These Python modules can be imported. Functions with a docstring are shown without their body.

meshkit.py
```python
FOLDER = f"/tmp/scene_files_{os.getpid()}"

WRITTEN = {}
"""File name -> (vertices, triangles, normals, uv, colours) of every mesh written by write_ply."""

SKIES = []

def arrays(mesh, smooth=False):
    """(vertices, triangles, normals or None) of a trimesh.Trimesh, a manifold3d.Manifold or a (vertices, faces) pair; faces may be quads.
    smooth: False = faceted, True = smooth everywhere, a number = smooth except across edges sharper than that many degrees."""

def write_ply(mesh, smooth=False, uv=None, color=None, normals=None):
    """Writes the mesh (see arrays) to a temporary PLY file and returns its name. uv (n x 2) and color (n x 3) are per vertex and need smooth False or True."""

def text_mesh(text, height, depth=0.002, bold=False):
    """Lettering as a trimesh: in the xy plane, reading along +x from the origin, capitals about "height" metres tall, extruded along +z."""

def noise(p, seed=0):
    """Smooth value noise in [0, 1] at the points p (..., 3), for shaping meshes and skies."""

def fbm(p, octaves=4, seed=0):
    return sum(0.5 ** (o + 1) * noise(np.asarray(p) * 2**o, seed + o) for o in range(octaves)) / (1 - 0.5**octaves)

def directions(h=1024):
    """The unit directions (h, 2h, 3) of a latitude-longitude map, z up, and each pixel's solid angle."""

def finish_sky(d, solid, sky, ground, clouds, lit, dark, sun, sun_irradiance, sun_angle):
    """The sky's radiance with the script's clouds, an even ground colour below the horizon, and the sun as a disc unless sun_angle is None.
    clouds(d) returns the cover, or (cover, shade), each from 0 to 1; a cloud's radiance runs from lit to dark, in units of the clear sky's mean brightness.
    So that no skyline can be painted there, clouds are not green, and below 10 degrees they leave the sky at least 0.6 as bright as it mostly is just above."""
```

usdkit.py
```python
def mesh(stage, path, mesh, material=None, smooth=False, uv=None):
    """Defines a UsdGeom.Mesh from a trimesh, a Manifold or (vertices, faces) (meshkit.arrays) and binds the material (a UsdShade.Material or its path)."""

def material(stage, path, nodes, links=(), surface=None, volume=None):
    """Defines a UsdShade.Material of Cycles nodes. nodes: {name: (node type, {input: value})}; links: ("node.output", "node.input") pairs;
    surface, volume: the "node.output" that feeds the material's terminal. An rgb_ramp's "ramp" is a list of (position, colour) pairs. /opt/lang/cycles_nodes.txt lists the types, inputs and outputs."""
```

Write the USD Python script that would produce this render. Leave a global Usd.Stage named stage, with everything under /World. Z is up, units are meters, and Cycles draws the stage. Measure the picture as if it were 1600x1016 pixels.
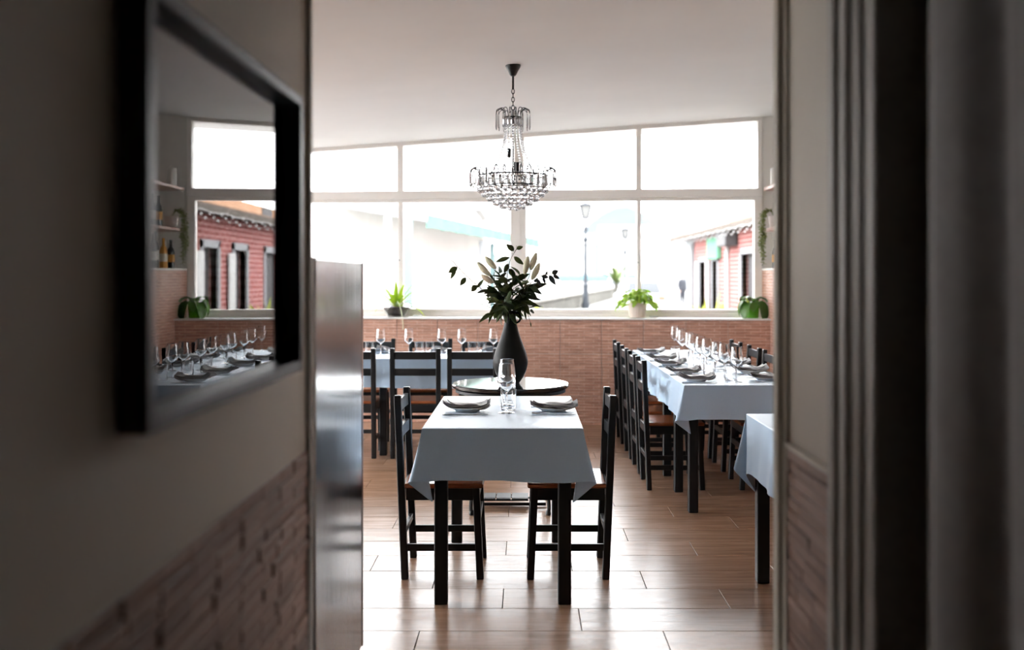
import math, random
import numpy as np, trimesh, manifold3d, usdkit, meshkit
from pxr import Usd, UsdGeom, UsdLux, UsdShade, Gf, Sdf

stage = Usd.Stage.CreateInMemory()
UsdGeom.SetStageUpAxis(stage, UsdGeom.Tokens.z)
UsdGeom.SetStageMetersPerUnit(stage, 1.0)
world = UsdGeom.Xform.Define(stage, '/World')
stage.SetDefaultPrim(world.GetPrim())
UsdGeom.Scope.Define(stage, '/World/Looks')

# ------------------------------------------------------------------ camera, sky, exposure
cam = UsdGeom.Camera.Define(stage, '/World/camera')
cam.AddTranslateOp().Set(Gf.Vec3d(0, 0, 1.4))
cam.AddRotateXOp().Set(90.0)                      # level, looking along +y
cam.CreateHorizontalApertureAttr(36.0)
cam.CreateFocalLengthAttr(35.01)
cam.CreateHorizontalApertureOffsetAttr(-0.45)     # principal point at (820, 432) of 1600 x 1016
cam.CreateVerticalApertureOffsetAttr(-1.71)
cam.CreateFStopAttr(1.75)
cam.CreateFocusDistanceAttr(5.1)
cam.CreateExposureAttr(2.6)

sky = UsdLux.DomeLight.Define(stage, '/World/sky')
sky.CreateIntensityAttr(1.0)
sky.CreateColorAttr(Gf.Vec3f(0.97, 0.985, 1.0))   # even white overcast

F = 1556.0
PI = math.pi
R = random.Random(7)

# ------------------------------------------------------------------ names and tags
USED = {}
def numbered(parent, name):
    k = (parent, name)
    n = USED.get(k, 0)
    USED[k] = n + 1
    return name if n == 0 else f'{name}_{n:03d}'

def tag(p, label=None, cat=None, group=None, kind=None):
    p = p.GetPrim()
    for k, v in (('label', label), ('category', cat), ('group', group), ('kind', kind)):
        if v:
            p.SetCustomDataByKey(k, v)
    return p

def thing(name, label, cat, loc=(0, 0, 0), rz=0.0, group=None, kind=None, scale=None):
    path = '/World/' + numbered('/World', name)
    x = UsdGeom.Xform.Define(stage, path)
    x.AddTranslateOp().Set(Gf.Vec3d(*map(float, loc)))
    if rz:
        x.AddRotateZOp().Set(math.degrees(rz))
    if scale:
        x.AddScaleOp().Set(Gf.Vec3f(scale, scale, scale))
    return tag(x, label, cat, group, kind)

def obj(name, mesh, mat, parent=None, smooth=False, label=None, cat=None, group=None, kind=None):
    pp = '/World' if parent is None else str(parent.GetPath())
    m = usdkit.mesh(stage, pp + '/' + numbered(pp, name), mesh, mat, smooth=smooth)
    return tag(m, label, cat, group, kind)

def sub(name, parent):
    """A plain Xform part that holds sub-parts."""
    pp = str(parent.GetPath())
    return UsdGeom.Xform.Define(stage, pp + '/' + numbered(pp, name)).GetPrim()

def dup(root, loc, rz, label, group=None, scale=None):
    base = root.GetName().rstrip('0123456789').rstrip('_') if root.GetName()[-3:].isdigit() else root.GetName()
    was = root.GetCustomData()
    r = thing(base, label, was['category'], loc, rz, group or was.get('group'), None, scale)
    src = root.GetPath()
    for c in root.GetChildren():
        pass
    r.GetReferences().AddInternalReference(src)
    r.SetInstanceable(True)
    return r

# ------------------------------------------------------------------ mesh helpers
_u = np.array([[sx, sy, sz] for sx in (-1, 1) for sy in (-1, 1) for sz in (-1, 1)], float)
def _cham_points(h, b):
    pts = []
    for s in _u:
        for k in range(3):
            q = s * (h - b)
            q[k] = s[k] * h[k]
            pts.append(q)
    return np.array(pts)
_hull = trimesh.convex.convex_hull(_cham_points(np.ones(3), .2))
_src = _cham_points(np.ones(3), .2)
_map = [int(np.argmin(((_src - v) ** 2).sum(1))) for v in _hull.vertices]
_CF = np.array(_hull.faces)

def box(x0, x1, y0, y1, z0, z1, b=0.0):
    c = np.array([(x0 + x1) / 2, (y0 + y1) / 2, (z0 + z1) / 2])
    h = np.abs(np.array([x1 - x0, y1 - y0, z1 - z0])) / 2
    if b <= 0:
        m = trimesh.creation.box(h * 2)
        m.apply_translation(c)
        return m
    b = min(b, h.min() * .9)
    return trimesh.Trimesh(_cham_points(h, b)[_map] + c, _CF, process=False)

def join(*ms):
    ms = [m for x in ms for m in (x if isinstance(x, (list, tuple)) else [x])]
    return trimesh.util.concatenate(ms)

def bar(p, q, w, d=None, b=0.002, up=(0, 0, 1)):
    """Square bar from p to q, w wide across, d deep."""
    p, q = np.array(p, float), np.array(q, float)
    d = w if d is None else d
    L = np.linalg.norm(q - p)
    z = (q - p) / L
    x = np.cross(np.array(up, float), z)
    if np.linalg.norm(x) < 1e-3:
        x = np.array([1., 0, 0])
    x = x - z * (x @ z)
    x /= np.linalg.norm(x)
    y = np.cross(z, x)
    m = box(-w / 2, w / 2, -d / 2, d / 2, -L / 2, L / 2, b)
    M = np.eye(4)
    M[:3, 0], M[:3, 1], M[:3, 2], M[:3, 3] = x, y, z, (p + q) / 2
    m.apply_transform(M)
    return m

def tube(path, r, n=8, caps=True, closed=False):
    P = np.array(path, float)
    N = len(P)
    r = np.full(N, r) if np.ndim(r) == 0 else np.array(r, float)
    T = np.roll(P, -1, 0) - np.roll(P, 1, 0) if closed else np.gradient(P, axis=0)
    T /= np.maximum(np.linalg.norm(T, axis=1, keepdims=True), 1e-9)
    a = np.array([0, 0, 1.]) if abs(T[0][2]) < .9 else np.array([1., 0, 0])
    u = np.cross(T[0], a); u /= np.linalg.norm(u)
    V = []
    for i in range(N):
        u = u - T[i] * (u @ T[i]); u /= np.linalg.norm(u)
        w = np.cross(T[i], u)
        for k in range(n):
            t = 2 * PI * k / n
            V.append(P[i] + r[i] * (math.cos(t) * u + math.sin(t) * w))
    Fc = []
    for i in range(N if closed else N - 1):
        j = (i + 1) % N
        for k in range(n):
            l = (k + 1) % n
            Fc += [[i * n + k, i * n + l, j * n + l], [i * n + k, j * n + l, j * n + k]]
    if caps and not closed:
        V += [P[0], P[-1]]
        for k in range(n):
            l = (k + 1) % n
            Fc += [[N * n, l, k], [N * n + 1, (N - 1) * n + k, (N - 1) * n + l]]
    return trimesh.Trimesh(V, Fc, process=False)

def lathe(prof, n=32, c=(0, 0, 0)):
    """Profile of (r, z), bottom to top; r=0 ends close it. Normals point outwards for a profile that goes up the outside."""
    prof = [(max(r, 0.0), z) for r, z in prof]
    V, rows = [], []
    for r, z in prof:
        if r < 1e-6:
            rows.append([len(V)] * n); V.append([0, 0, z])
        else:
            rows.append(list(range(len(V), len(V) + n)))
            V += [[r * math.cos(2 * PI * k / n), r * math.sin(2 * PI * k / n), z] for k in range(n)]
    Fc = []
    for a, b in zip(rows[:-1], rows[1:]):
        for k in range(n):
            l = (k + 1) % n
            if a[0] != a[1]:
                Fc.append([a[k], a[l], b[l]])
            if b[0] != b[1]:
                Fc.append([a[k], b[l], b[k]])
    m = trimesh.Trimesh(np.array(V) + np.array(c), Fc, process=False)
    return m

def spline(pts, n=6):
    P = np.array(pts, float)
    P = np.vstack([2 * P[0] - P[1], P, 2 * P[-1] - P[-2]])
    out = []
    for i in range(1, len(P) - 2):
        for k in range(n):
            t = k / n
            a, b, c, d = P[i - 1], P[i], P[i + 1], P[i + 2]
            out.append(.5 * (2 * b + (c - a) * t + (2 * a - 5 * b + 4 * c - d) * t * t + (3 * b - a - 3 * c + d) * t ** 3))
    out.append(P[-2])
    return np.array(out)

def grid_mesh(P):
    """P: (rows, cols, 3) -> mesh of the sheet."""
    a, b = P.shape[:2]
    i = np.arange(a * b).reshape(a, b)
    q = np.stack([i[:-1, :-1], i[:-1, 1:], i[1:, 1:], i[1:, :-1]], -1).reshape(-1, 4)
    return trimesh.Trimesh(P.reshape(-1, 3), np.vstack([q[:, [0, 1, 2]], q[:, [0, 2, 3]]]), process=False)

def slab(P, t):
    """A closed sheet of thickness t below P (rows, cols, 3)."""
    a, b = P.shape[:2]
    Q = P - np.array([0, 0, t]) if np.ndim(t) == 0 else P - t
    i = np.arange(a * b).reshape(a, b)
    q = np.stack([i[:-1, :-1], i[:-1, 1:], i[1:, 1:], i[1:, :-1]], -1).reshape(-1, 4)
    f = [q, q[:, ::-1] + a * b]
    rim = np.concatenate([i[0, :], i[1:, -1], i[-1, -2::-1], i[-2:0:-1, 0]])
    nx = np.roll(rim, -1)
    f.append(np.stack([rim, rim + a * b, nx + a * b, nx], -1))
    q = np.vstack(f)
    return trimesh.Trimesh(np.vstack([P.reshape(-1, 3), Q.reshape(-1, 3)]), np.vstack([q[:, [0, 1, 2]], q[:, [0, 2, 3]]]), process=False)

def xf(m, loc=(0, 0, 0), rz=0.0, rx=0.0, ry=0.0, s=None):
    m = m.copy()
    if s is not None:
        m.apply_scale(s)
    for a, ax in ((rx, [1, 0, 0]), (ry, [0, 1, 0]), (rz, [0, 0, 1])):
        if a:
            m.apply_transform(trimesh.transformations.rotation_matrix(a, ax))
    m.apply_translation(loc)
    return m

def orient(m, p, d, roll=0.0):
    """Moves a mesh made along +x with its face up so that it starts at p and points along d."""
    d = np.array(d, float); d /= np.linalg.norm(d)
    up = np.array([0, 0, 1.]) if abs(d[2]) < .95 else np.array([0, 1., 0])
    y = np.cross(up, d); y /= np.linalg.norm(y)
    z = np.cross(d, y)
    c, s = math.cos(roll), math.sin(roll)
    M = np.eye(4)
    M[:3, 0], M[:3, 1], M[:3, 2], M[:3, 3] = d, c * y + s * z, c * z - s * y, p
    m = m.copy(); m.apply_transform(M)
    return m

def leaf(L, W, bend=.15, fold=.2, nseg=7, tip=1.0, peak=.42):
    """A leaf along +x from the origin: a folded, bent lens with a pointed tip and 0.6 mm of thickness."""
    rows = []
    for i in range(nseg + 1):
        t = i / nseg
        w = W / 2 * (math.sin(PI * t ** (math.log(.5) / math.log(peak))) ** .85 if 0 < t < 1 else 0.02)
        z = -bend * L * t * t
        row = []
        for v in (-1, -.5, 0, .5, 1):
            row.append([L * t, v * w, z + abs(v) * w * fold])
        rows.append(row)
    return slab(np.array(rows), 0.0006)

# ------------------------------------------------------------------ materials
def mat(name, nodes, links=(), surface='p.BSDF', volume=None):
    return usdkit.material(stage, '/World/Looks/' + name, nodes, links, surface=surface, volume=volume)

def plain(name, col, rough=.5, metal=0.0, spec=.5, **kw):
    return mat(name, {'p': ('principled_bsdf', dict(base_color=col, roughness=rough, metallic=metal, specular_ior_level=spec, **kw))})

def mottled(name, a, b, rough=.6, scale=6.0, stretch=(1, 1, 1), bump=0.0, spec=.4, detail=4, dist=.01, **kw):
    """Two colours mixed by noise on world position, with a little bump."""
    n = {'g': ('geometry', {}), 'm': ('mapping', {'scale': stretch}), 'n': ('noise_texture', {'scale': scale, 'detail': detail, 'roughness': .6}),
         'r': ('rgb_ramp', {'ramp': [(.3, a), (.7, b)]}), 'p': ('principled_bsdf', dict(roughness=rough, specular_ior_level=spec, **kw))}
    l = [('g.position', 'm.vector'), ('m.vector', 'n.vector'), ('n.fac', 'r.fac'), ('r.color', 'p.base_color')]
    if bump:
        n['b'] = ('bump', {'strength': bump, 'distance': dist})
        l += [('n.fac', 'b.height'), ('b.normal', 'p.normal')]
    return mat(name, n, l)

M = {}
M['ceiling'] = mottled('ceiling_paint', (.755, .74, .715), (.785, .77, .745), .8, 2.0, bump=.05)
M['beige'] = mottled('beige_wall_paint', (.50, .445, .375), (.53, .475, .40), .7, 3.0, bump=.05)
M['white_wall'] = mottled('white_wall_paint', (.72, .69, .64), (.76, .73, .68), .7, 3.0, bump=.05)
M['trim'] = plain('painted_trim', (.40, .37, .335), .6, spec=.25)
M['window_frame'] = plain('window_frame_paint', (.86, .815, .765), .4)
M['sill'] = mottled('sill_stone', (.72, .71, .69), (.80, .79, .77), .3, 20.0)
M['grout'] = plain('grout', (.50, .40, .34), .9)
M['floor_grout'] = plain('floor_grout', (.09, .065, .05), .8)
M['black_wood'] = mottled('black_painted_wood', (.0055, .0065, .008), (.009, .010, .012), .42, 30.0, (1, 1, .1), bump=.05, dist=.002, spec=.3)
M['seat'] = mottled('stained_seat_wood', (.22, .062, .022), (.33, .105, .04), .22, 8.0, (1, 9, 1), spec=.5)
M['cloth'] = mottled('grey_blue_cotton', (.42, .58, .76), (.46, .62, .795), .48, 220.0, bump=.10, dist=.0006, spec=.8, sheen_weight=.15)
M['napkin'] = mottled('grey_napkin_linen', (.25, .255, .265), (.33, .335, .345), .6, 160.0, bump=.15, dist=.0008, spec=.4)
M['china'] = plain('white_china', (.82, .82, .82), .12)
M['steel'] = plain('polished_steel', (.55, .56, .58), .2, 1.0)
M['fridge'] = mat('brushed_stainless', {
    'g': ('geometry', {}), 'm': ('mapping', {'scale': (60, 60, .6)}), 'n': ('noise_texture', {'scale': 3.0, 'detail': 3}),
    'r': ('map_range', {'from_min': .2, 'from_max': .8, 'to_min': .15, 'to_max': .22}),
    'w': ('mapping', {'scale': (1, 1, 1)}), 'n2': ('noise_texture', {'scale': 2.2, 'detail': 1}),
    'b': ('bump', {'strength': .12, 'distance': .02}),
    'p': ('principled_bsdf', {'base_color': (.27, .275, .29), 'metallic': 1.0})},
    [('g.position', 'm.vector'), ('m.vector', 'n.vector'), ('n.fac', 'r.value'), ('r.result', 'p.roughness'),
     ('g.position', 'w.vector'), ('w.vector', 'n2.vector'), ('n2.fac', 'b.height'), ('b.normal', 'p.normal')])
M['black_plastic'] = plain('black_plastic', (.012, .013, .015), .4)
M['black_metal'] = plain('black_metal', (.012, .012, .013), .35, 0.0)
M['cast_iron'] = mottled('black_cast_iron', (.012, .012, .013), (.02, .02, .02), .45, 60.0, bump=.2, dist=.002)
M['gloss_black'] = plain('gloss_black_top', (.012, .012, .014), .06, coat_weight=.6, coat_roughness=.03)
M['vase'] = mottled('matte_black_ceramic', (.0045, .0050, .0050), (.0070, .0075, .0075), .5, 40.0, bump=.05, dist=.002, spec=.16)
M['glass'] = plain('clear_glass', (1, 1, 1), .0, ior=1.48, transmission_weight=1.0)
M['crystal'] = plain('cut_crystal', (.70, .70, .71), .0, ior=1.55, transmission_weight=1.0)
M['green_glass'] = plain('green_glass', (.35, .85, .08), .05, ior=1.45, transmission_weight=.7)
M['pane'] = mat('window_glass', {'f': ('fresnel', {'IOR': 1.45}), 't': ('transparent_bsdf', {'color': (.98, .98, .98)}), 'g': ('glossy_bsdf', {'color': (1, 1, 1), 'roughness': 0.0}), 'x': ('mix_closure', {})},
                [('f.fac', 'x.fac'), ('t.BSDF', 'x.closure1'), ('g.BSDF', 'x.closure2')], surface='x.closure')
M['picture_glass'] = mat('picture_glass', {'f': ('fresnel', {'IOR': 1.75}), 't': ('transparent_bsdf', {'color': (.95, .95, .95)}), 'g': ('glossy_bsdf', {'color': (1, 1, 1), 'roughness': 0.0}), 'x': ('mix_closure', {})},
                [('f.fac', 'x.fac'), ('t.BSDF', 'x.closure1'), ('g.BSDF', 'x.closure2')], surface='x.closure')
M['print'] = mottled('dark_print', (.012, .011, .010), (.03, .026, .022), .6, 3.0)
M['curtain'] = mottled('dark_grey_velvet', (.30, .285, .275), (.35, .335, .325), .9, 40.0, spec=.1, sheen_weight=.3)
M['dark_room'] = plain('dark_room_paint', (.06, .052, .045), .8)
M['soil'] = mottled('dark_soil', (.02, .014, .01), (.06, .04, .03), .95, 60.0, bump=.5)
M['white_pot'] = plain('pale_ribbed_ceramic', (.72, .60, .54), .45)
M['stem'] = plain('brown_green_stem', (.10, .09, .04), .6)
M['pale_runner'] = plain('pale_runner', (.70, .74, .50), .6)
M['berry'] = plain('purple_brown_berry', (.07, .04, .045), .5)
M['shelf_wood'] = mottled('pink_shelf_wood', (.44, .27, .21), (.56, .36, .29), .5, 5.0, (1, 12, 12))
M['candle'] = plain('white_wax', (.82, .79, .74), .5)
M['bottle_dark'] = plain('dark_bottle_glass', (.012, .016, .01), .06, coat_weight=.3)
M['bottle_amber'] = plain('amber_label', (.62, .30, .05), .5)
M['bottle_label'] = plain('cream_label', (.75, .70, .60), .6)
M['oak'] = mottled('cabinet_white', (.62, .60, .57), (.68, .66, .63), .5, 4.0)

def leaf_mat(name, a, b, trans=.35, rough=.35):
    return mat(name, {'o': ('object_info', {}), 'r': ('rgb_ramp', {'ramp': [(0, a), (1, b)]}), 'p': ('principled_bsdf', {'roughness': rough}),
                      't': ('translucent_bsdf', {}), 'x': ('mix_closure', {'fac': trans})},
               [('o.random', 'r.fac'), ('r.color', 'p.base_color'), ('r.color', 't.color'), ('p.BSDF', 'x.closure1'), ('t.BSDF', 'x.closure2')], surface='x.closure')
M['leaf_olive'] = leaf_mat('olive_leaf', (.07, .10, .025), (.12, .155, .04), .4)
M['leaf_dark'] = leaf_mat('dark_leaf', (.04, .07, .025), (.075, .11, .035), .35)
M['leaf_blue'] = leaf_mat('blue_green_leaf', (.020, .032, .030), (.035, .05, .045), .15)
M['leaf_lime'] = leaf_mat('lime_leaf', (.42, .58, .05), (.60, .72, .10), .6)
M['leaf_bright'] = leaf_mat('bright_green_leaf', (.34, .54, .06), (.66, .78, .20), .65)
M['leaf_orchid'] = leaf_mat('thick_green_leaf', (.07, .18, .04), (.14, .28, .05), .35)
M['leaf_trail'] = leaf_mat('grey_green_leaf', (.22, .27, .08), (.36, .38, .14), .4)
M['bud'] = mottled('cream_lily_bud', (.62, .62, .40), (.78, .72, .56), .5, 14.0, (1, 1, .3))
M['bud_pink'] = mottled('pink_cream_lily_bud', (.56, .44, .34), (.62, .53, .40), .5, 14.0, (1, 1, .3))

def strip_tile(name, axis):
    """Fine stacked-brick relief tile: colour and bump from a brick pattern in the wall's plane."""
    return mat(name, {
        'g': ('geometry', {}), 's': ('separate_xyz', {}), 'c': ('combine_xyz', {'z': 0.0}),
        'k': ('brick_texture', {'scale': 1.0, 'brick_width': .14, 'row_height': .0277, 'mortar_size': .0022, 'mortar_smooth': .3, 'offset': .37, 'bias': 0.0,
                                'color1': (.56, .31, .225), 'color2': (.46, .235, .165), 'mortar': (.70, .52, .43)}),
        'm': ('mapping', {'scale': (7, 7, 90)}), 'n': ('noise_texture', {'scale': 1.0, 'detail': 4, 'roughness': .65}),
        'r': ('rgb_ramp', {'ramp': [(.35, (.70, .66, .64)), (.55, (1, 1, 1)), (.72, (1.3, 1.32, 1.34))]}),
        'x': ('mix_color', {'blend_type': 'multiply', 'fac': 1.0, 'use_clamp': False}),
        'h': ('math', {'math_type': 'multiply_add', 'value2': -1.0}),
        'b': ('bump', {'strength': .5, 'distance': .006}), 'p': ('principled_bsdf', {'roughness': .55, 'specular_ior_level': .4})},
        [('g.position', 's.vector'), (f's.{axis}', 'c.x'), ('s.z', 'c.y'), ('c.vector', 'k.vector'), ('g.position', 'm.vector'), ('m.vector', 'n.vector'),
         ('n.fac', 'r.fac'), ('k.color', 'x.a'), ('r.color', 'x.b'), ('x.result', 'p.base_color'), ('k.fac', 'h.value1'), ('n.fac', 'h.value3'), ('h.value', 'b.height'), ('b.normal', 'p.normal')])
M['tile_x'] = strip_tile('brick_relief_tile', 'x')
M['tile_y'] = strip_tile('brick_relief_tile_side', 'y')
M['strip'] = mat('brick_strip_clay', {'o': ('object_info', {}), 'r': ('rgb_ramp', {'ramp': [(0, (.20, .115, .085)), (.5, (.26, .15, .11)), (1, (.31, .19, .145))]}),
                                     'g': ('geometry', {}), 'n': ('noise_texture', {'scale': 60.0, 'detail': 3}), 'b': ('bump', {'strength': .3, 'distance': .003}), 'p': ('principled_bsdf', {'roughness': .6})},
                 [('o.random', 'r.fac'), ('r.color', 'p.base_color'), ('g.position', 'n.vector'), ('n.fac', 'b.height'), ('b.normal', 'p.normal')])

def plank_mat(name, tint):
    c = lambda r, g, b: (r * tint, g * tint, b * tint)
    return mat(name, {
        'g': ('geometry', {}), 'o': ('object_info', {}), 'a': ('vector_math', {'math_type': 'multiply_add', 'vector2': (1, 1, 1)}), 'm': ('mapping', {'scale': (1.3, 13, 1)}),
        'v': ('combine_xyz', {}), 'sc': ('math', {'math_type': 'multiply', 'value2': 37.0}),
        'n': ('noise_texture', {'scale': 1.6, 'detail': 6, 'roughness': .62, 'distortion': .6}),
        'r': ('rgb_ramp', {'ramp': [(.25, c(.22, .12, .07)), (.5, c(.32, .185, .115)), (.75, c(.40, .25, .165))]}),
        'q': ('map_range', {'from_min': .2, 'from_max': .8, 'to_min': .24, 'to_max': .34}),
        'b': ('bump', {'strength': .12, 'distance': .002}), 'p': ('principled_bsdf', {'specular_ior_level': .55})},
        [('o.random', 'sc.value1'), ('sc.value', 'v.x'), ('sc.value', 'v.y'), ('g.position', 'a.vector1'), ('v.vector', 'a.vector3'), ('a.vector', 'm.vector'), ('m.vector', 'n.vector'),
         ('n.fac', 'r.fac'), ('r.color', 'p.base_color'), ('n.fac', 'q.value'), ('q.result', 'p.roughness'), ('n.fac', 'b.height'), ('b.normal', 'p.normal')])
M['planks'] = [plank_mat(f'wood_look_plank_{k}', t) for k, t in enumerate((.92, 1.0, 1.08))]

# ------------------------------------------------------------------ the setting
XR, XL = 2.28, -4.2                    # dining room side walls
def yw(x): return 9.6 + .09 * (XR - x)           # window plane (the far wall is turned a little)
def yt(x): return yw(x) - .36                    # tiled face below it
def zc(x): return 2.936 - .058 * (XR - x)        # sloping ceiling
def turn(m):
    """Far-wall meshes are laid out on y = 0 and then set along the turned wall."""
    m = m.copy(); v = np.array(m.vertices); v[:, 1] += yw(v[:, 0]); m.vertices = v
    return m

# floor: wood-look porcelain planks on a grout bed
fl = thing('floor', 'glossy brown wood-look plank tile floor of the dining room', None, kind='structure')
obj('grout_bed', box(-4.4, 2.7, 2.3, 10.4, -.05, -.0035), M['floor_grout'], fl)
PW, PL = .2662, .961
rowi = 0
for k in range(-6, 25):
    y0 = 3.931 + k * PW - PW; y1 = y0 + PW
    if y0 < 2.25: continue
    off = .5458 - .3203 * k
    n0 = math.floor((-4.3 - off) / PL)
    for n in range(n0, 9):
        x0 = off + n * PL; x1 = x0 + PL
        if x1 < -4.25 or x0 > 2.45: continue
        x0, x1 = max(x0, -4.25), min(x1, 2.5)
        yy1 = min(y1, 9.98)
        if x1 - x0 < .05: continue
        obj('plank', box(x0 + .0014, x1 - .0014, y0 + .0014, yy1 - .0014, -.012, R.uniform(-.0004, .0004), .0012), M['planks'][R.randrange(3)], fl)
    if y1 > 9.98: break
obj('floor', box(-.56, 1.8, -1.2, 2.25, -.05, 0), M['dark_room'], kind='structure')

# ceilings
v = np.array([[x, y, zc(x) + dz] for dz in (0, .12) for x, y in ((-4.4, 2.3), (2.75, 2.3), (2.75, 10.4), (-4.4, 10.4))])
cl = trimesh.convex.convex_hull(v)
obj('ceiling', cl, M['ceiling'], kind='structure', label='sloping white ceiling of the dining room')
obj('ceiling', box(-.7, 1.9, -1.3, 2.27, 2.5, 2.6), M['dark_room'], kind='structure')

# far wall below the window: tiles on a bed, stone sill on top
wb = thing('wall_back', 'low wall under the window clad in brick-relief tiles', None, kind='structure')
def shift(m): return turn(xf(m, (0, -.36, 0)))
obj('bed', shift(box(XL - .1, XR + .3, .006, .30, 0, .99)), M['grout'], wb)
xs = [1.894 + .39 - .39 * n for n in range(0, 20)]
for x1 in xs:
    x0 = x1 - .39
    if x1 > XR: x1 = XR
    if x0 < XL: x0 = XL
    if x1 - x0 < .03: continue
    for z0, z1 in ((0, .266), (.266, .669), (.669, .99)):
        obj('tile', shift(box(x0 + .0025, x1 - .0025, 0, .009, z0 + .002, z1 - .002, .002)), M['tile_x'], wb)
obj('trim_1', turn(box(XL, XR + .02, -.385, .03, .99, 1.006, .003)), M['sill'], kind='structure', label='white stone window sill along the tiled low wall')
# wall closing the right end of the window and the niche
obj('wall_back', turn(box(2.27, 2.75, -.02, .15, 0, 3.05)), M['white_wall'], kind='structure')

# the window
w1 = thing('window_1', 'wide white framed window in two rows of panes across the far wall', None, kind='structure')
def xpx(px):
    k = (px - 820) / F
    return k * (yw(0)) / (1 + .09 * k)
def upright(name, xa, xb, z0, z1, d0=-.03, d1=.05):
    obj(name, turn(box(xa, xb, d0, d1, z0, z1, .004)), M['window_frame'], w1)
# rails
obj('bottom_rail', turn(join(box(XL, XR, -.05, .06, 1.006, 1.045, .004), box(XL, XR, -.03, .06, 1.045, 1.079, .004))), M['window_frame'], w1)
obj('transom', turn(join(box(XL, XR, -.055, .06, 2.165, 2.2475, .005), box(XL, XR, -.03, .05, 2.134, 2.166, .004))), M['window_frame'], w1)
tr = []
for xa, xb in ((XL, -1), (-1, XR)):
    pts = [[x, y, zc(x) + dz] for x in (xa, xb) for y in (-.04, .06) for dz in (-.036, .02)]
    tr.append(trimesh.convex.convex_hull(np.array(pts)))
obj('top_rail', turn(join(*tr)), M['window_frame'], w1)
# uprights
UP = [(105, 115), (280, 290), (450, 460), (621, 630.5), (803, 819), (993.5, 1002)]
LO = [(105, 115), (280, 290), (450, 460), (622.5, 630.5), (797.5, 822.5), (994.7, 1001)]
for a, b in UP: upright('mullion', xpx(a), xpx(b), 2.24, zc(xpx(b)) - .01)
for a, b in LO: upright('mullion', xpx(a), xpx(b), 1.06, 2.15)
obj('glazing_bead', turn(box(xpx(812) - .004, xpx(812) + .004, -.036, -.029, 1.07, 2.14, .001)), M['window_frame'], w1)
upright('mullion', xpx(1183), XR + .002, 2.24, zc(XR) - .01)
upright('mullion', xpx(1178), XR + .002, 1.06, 2.15)
obj('window_catch', turn(box(xpx(997.6) - .007, xpx(997.6) + .007, -.038, -.029, 1.44, 1.60, .002)), M['window_frame'], w1)
obj('keyhole', turn(xf(trimesh.creation.cylinder(.006, .012, sections=10), (xpx(996.4), -.037, 1.535), rx=PI / 2)), M['black_plastic'], w1)
obj('keyhole', turn(xf(trimesh.creation.cylinder(.006, .012, sections=10), (xpx(624.5), -.031, 1.56), rx=PI / 2)), M['black_plastic'], w1)
def panes(edges, z0, z1, last):
    for (a, b), (c, d) in zip(edges, edges[1:] + [(last, last)]):
        xa, xb = xpx(b) - .004, xpx(c) + .004
        if z1 is None:
            pts = np.array([[x, y, z] for x in (xa, xb) for y in (.008, .012) for z in (z0, zc(x) - .03)])
            m = trimesh.convex.convex_hull(pts)
        else:
            m = box(xa, xb, .008, .012, z0, z1)
        obj('pane', turn(m), M['pane'], w1)
panes(UP, 2.243, None, 1183)
panes(LO, 1.075, 2.138, 1178)

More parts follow.
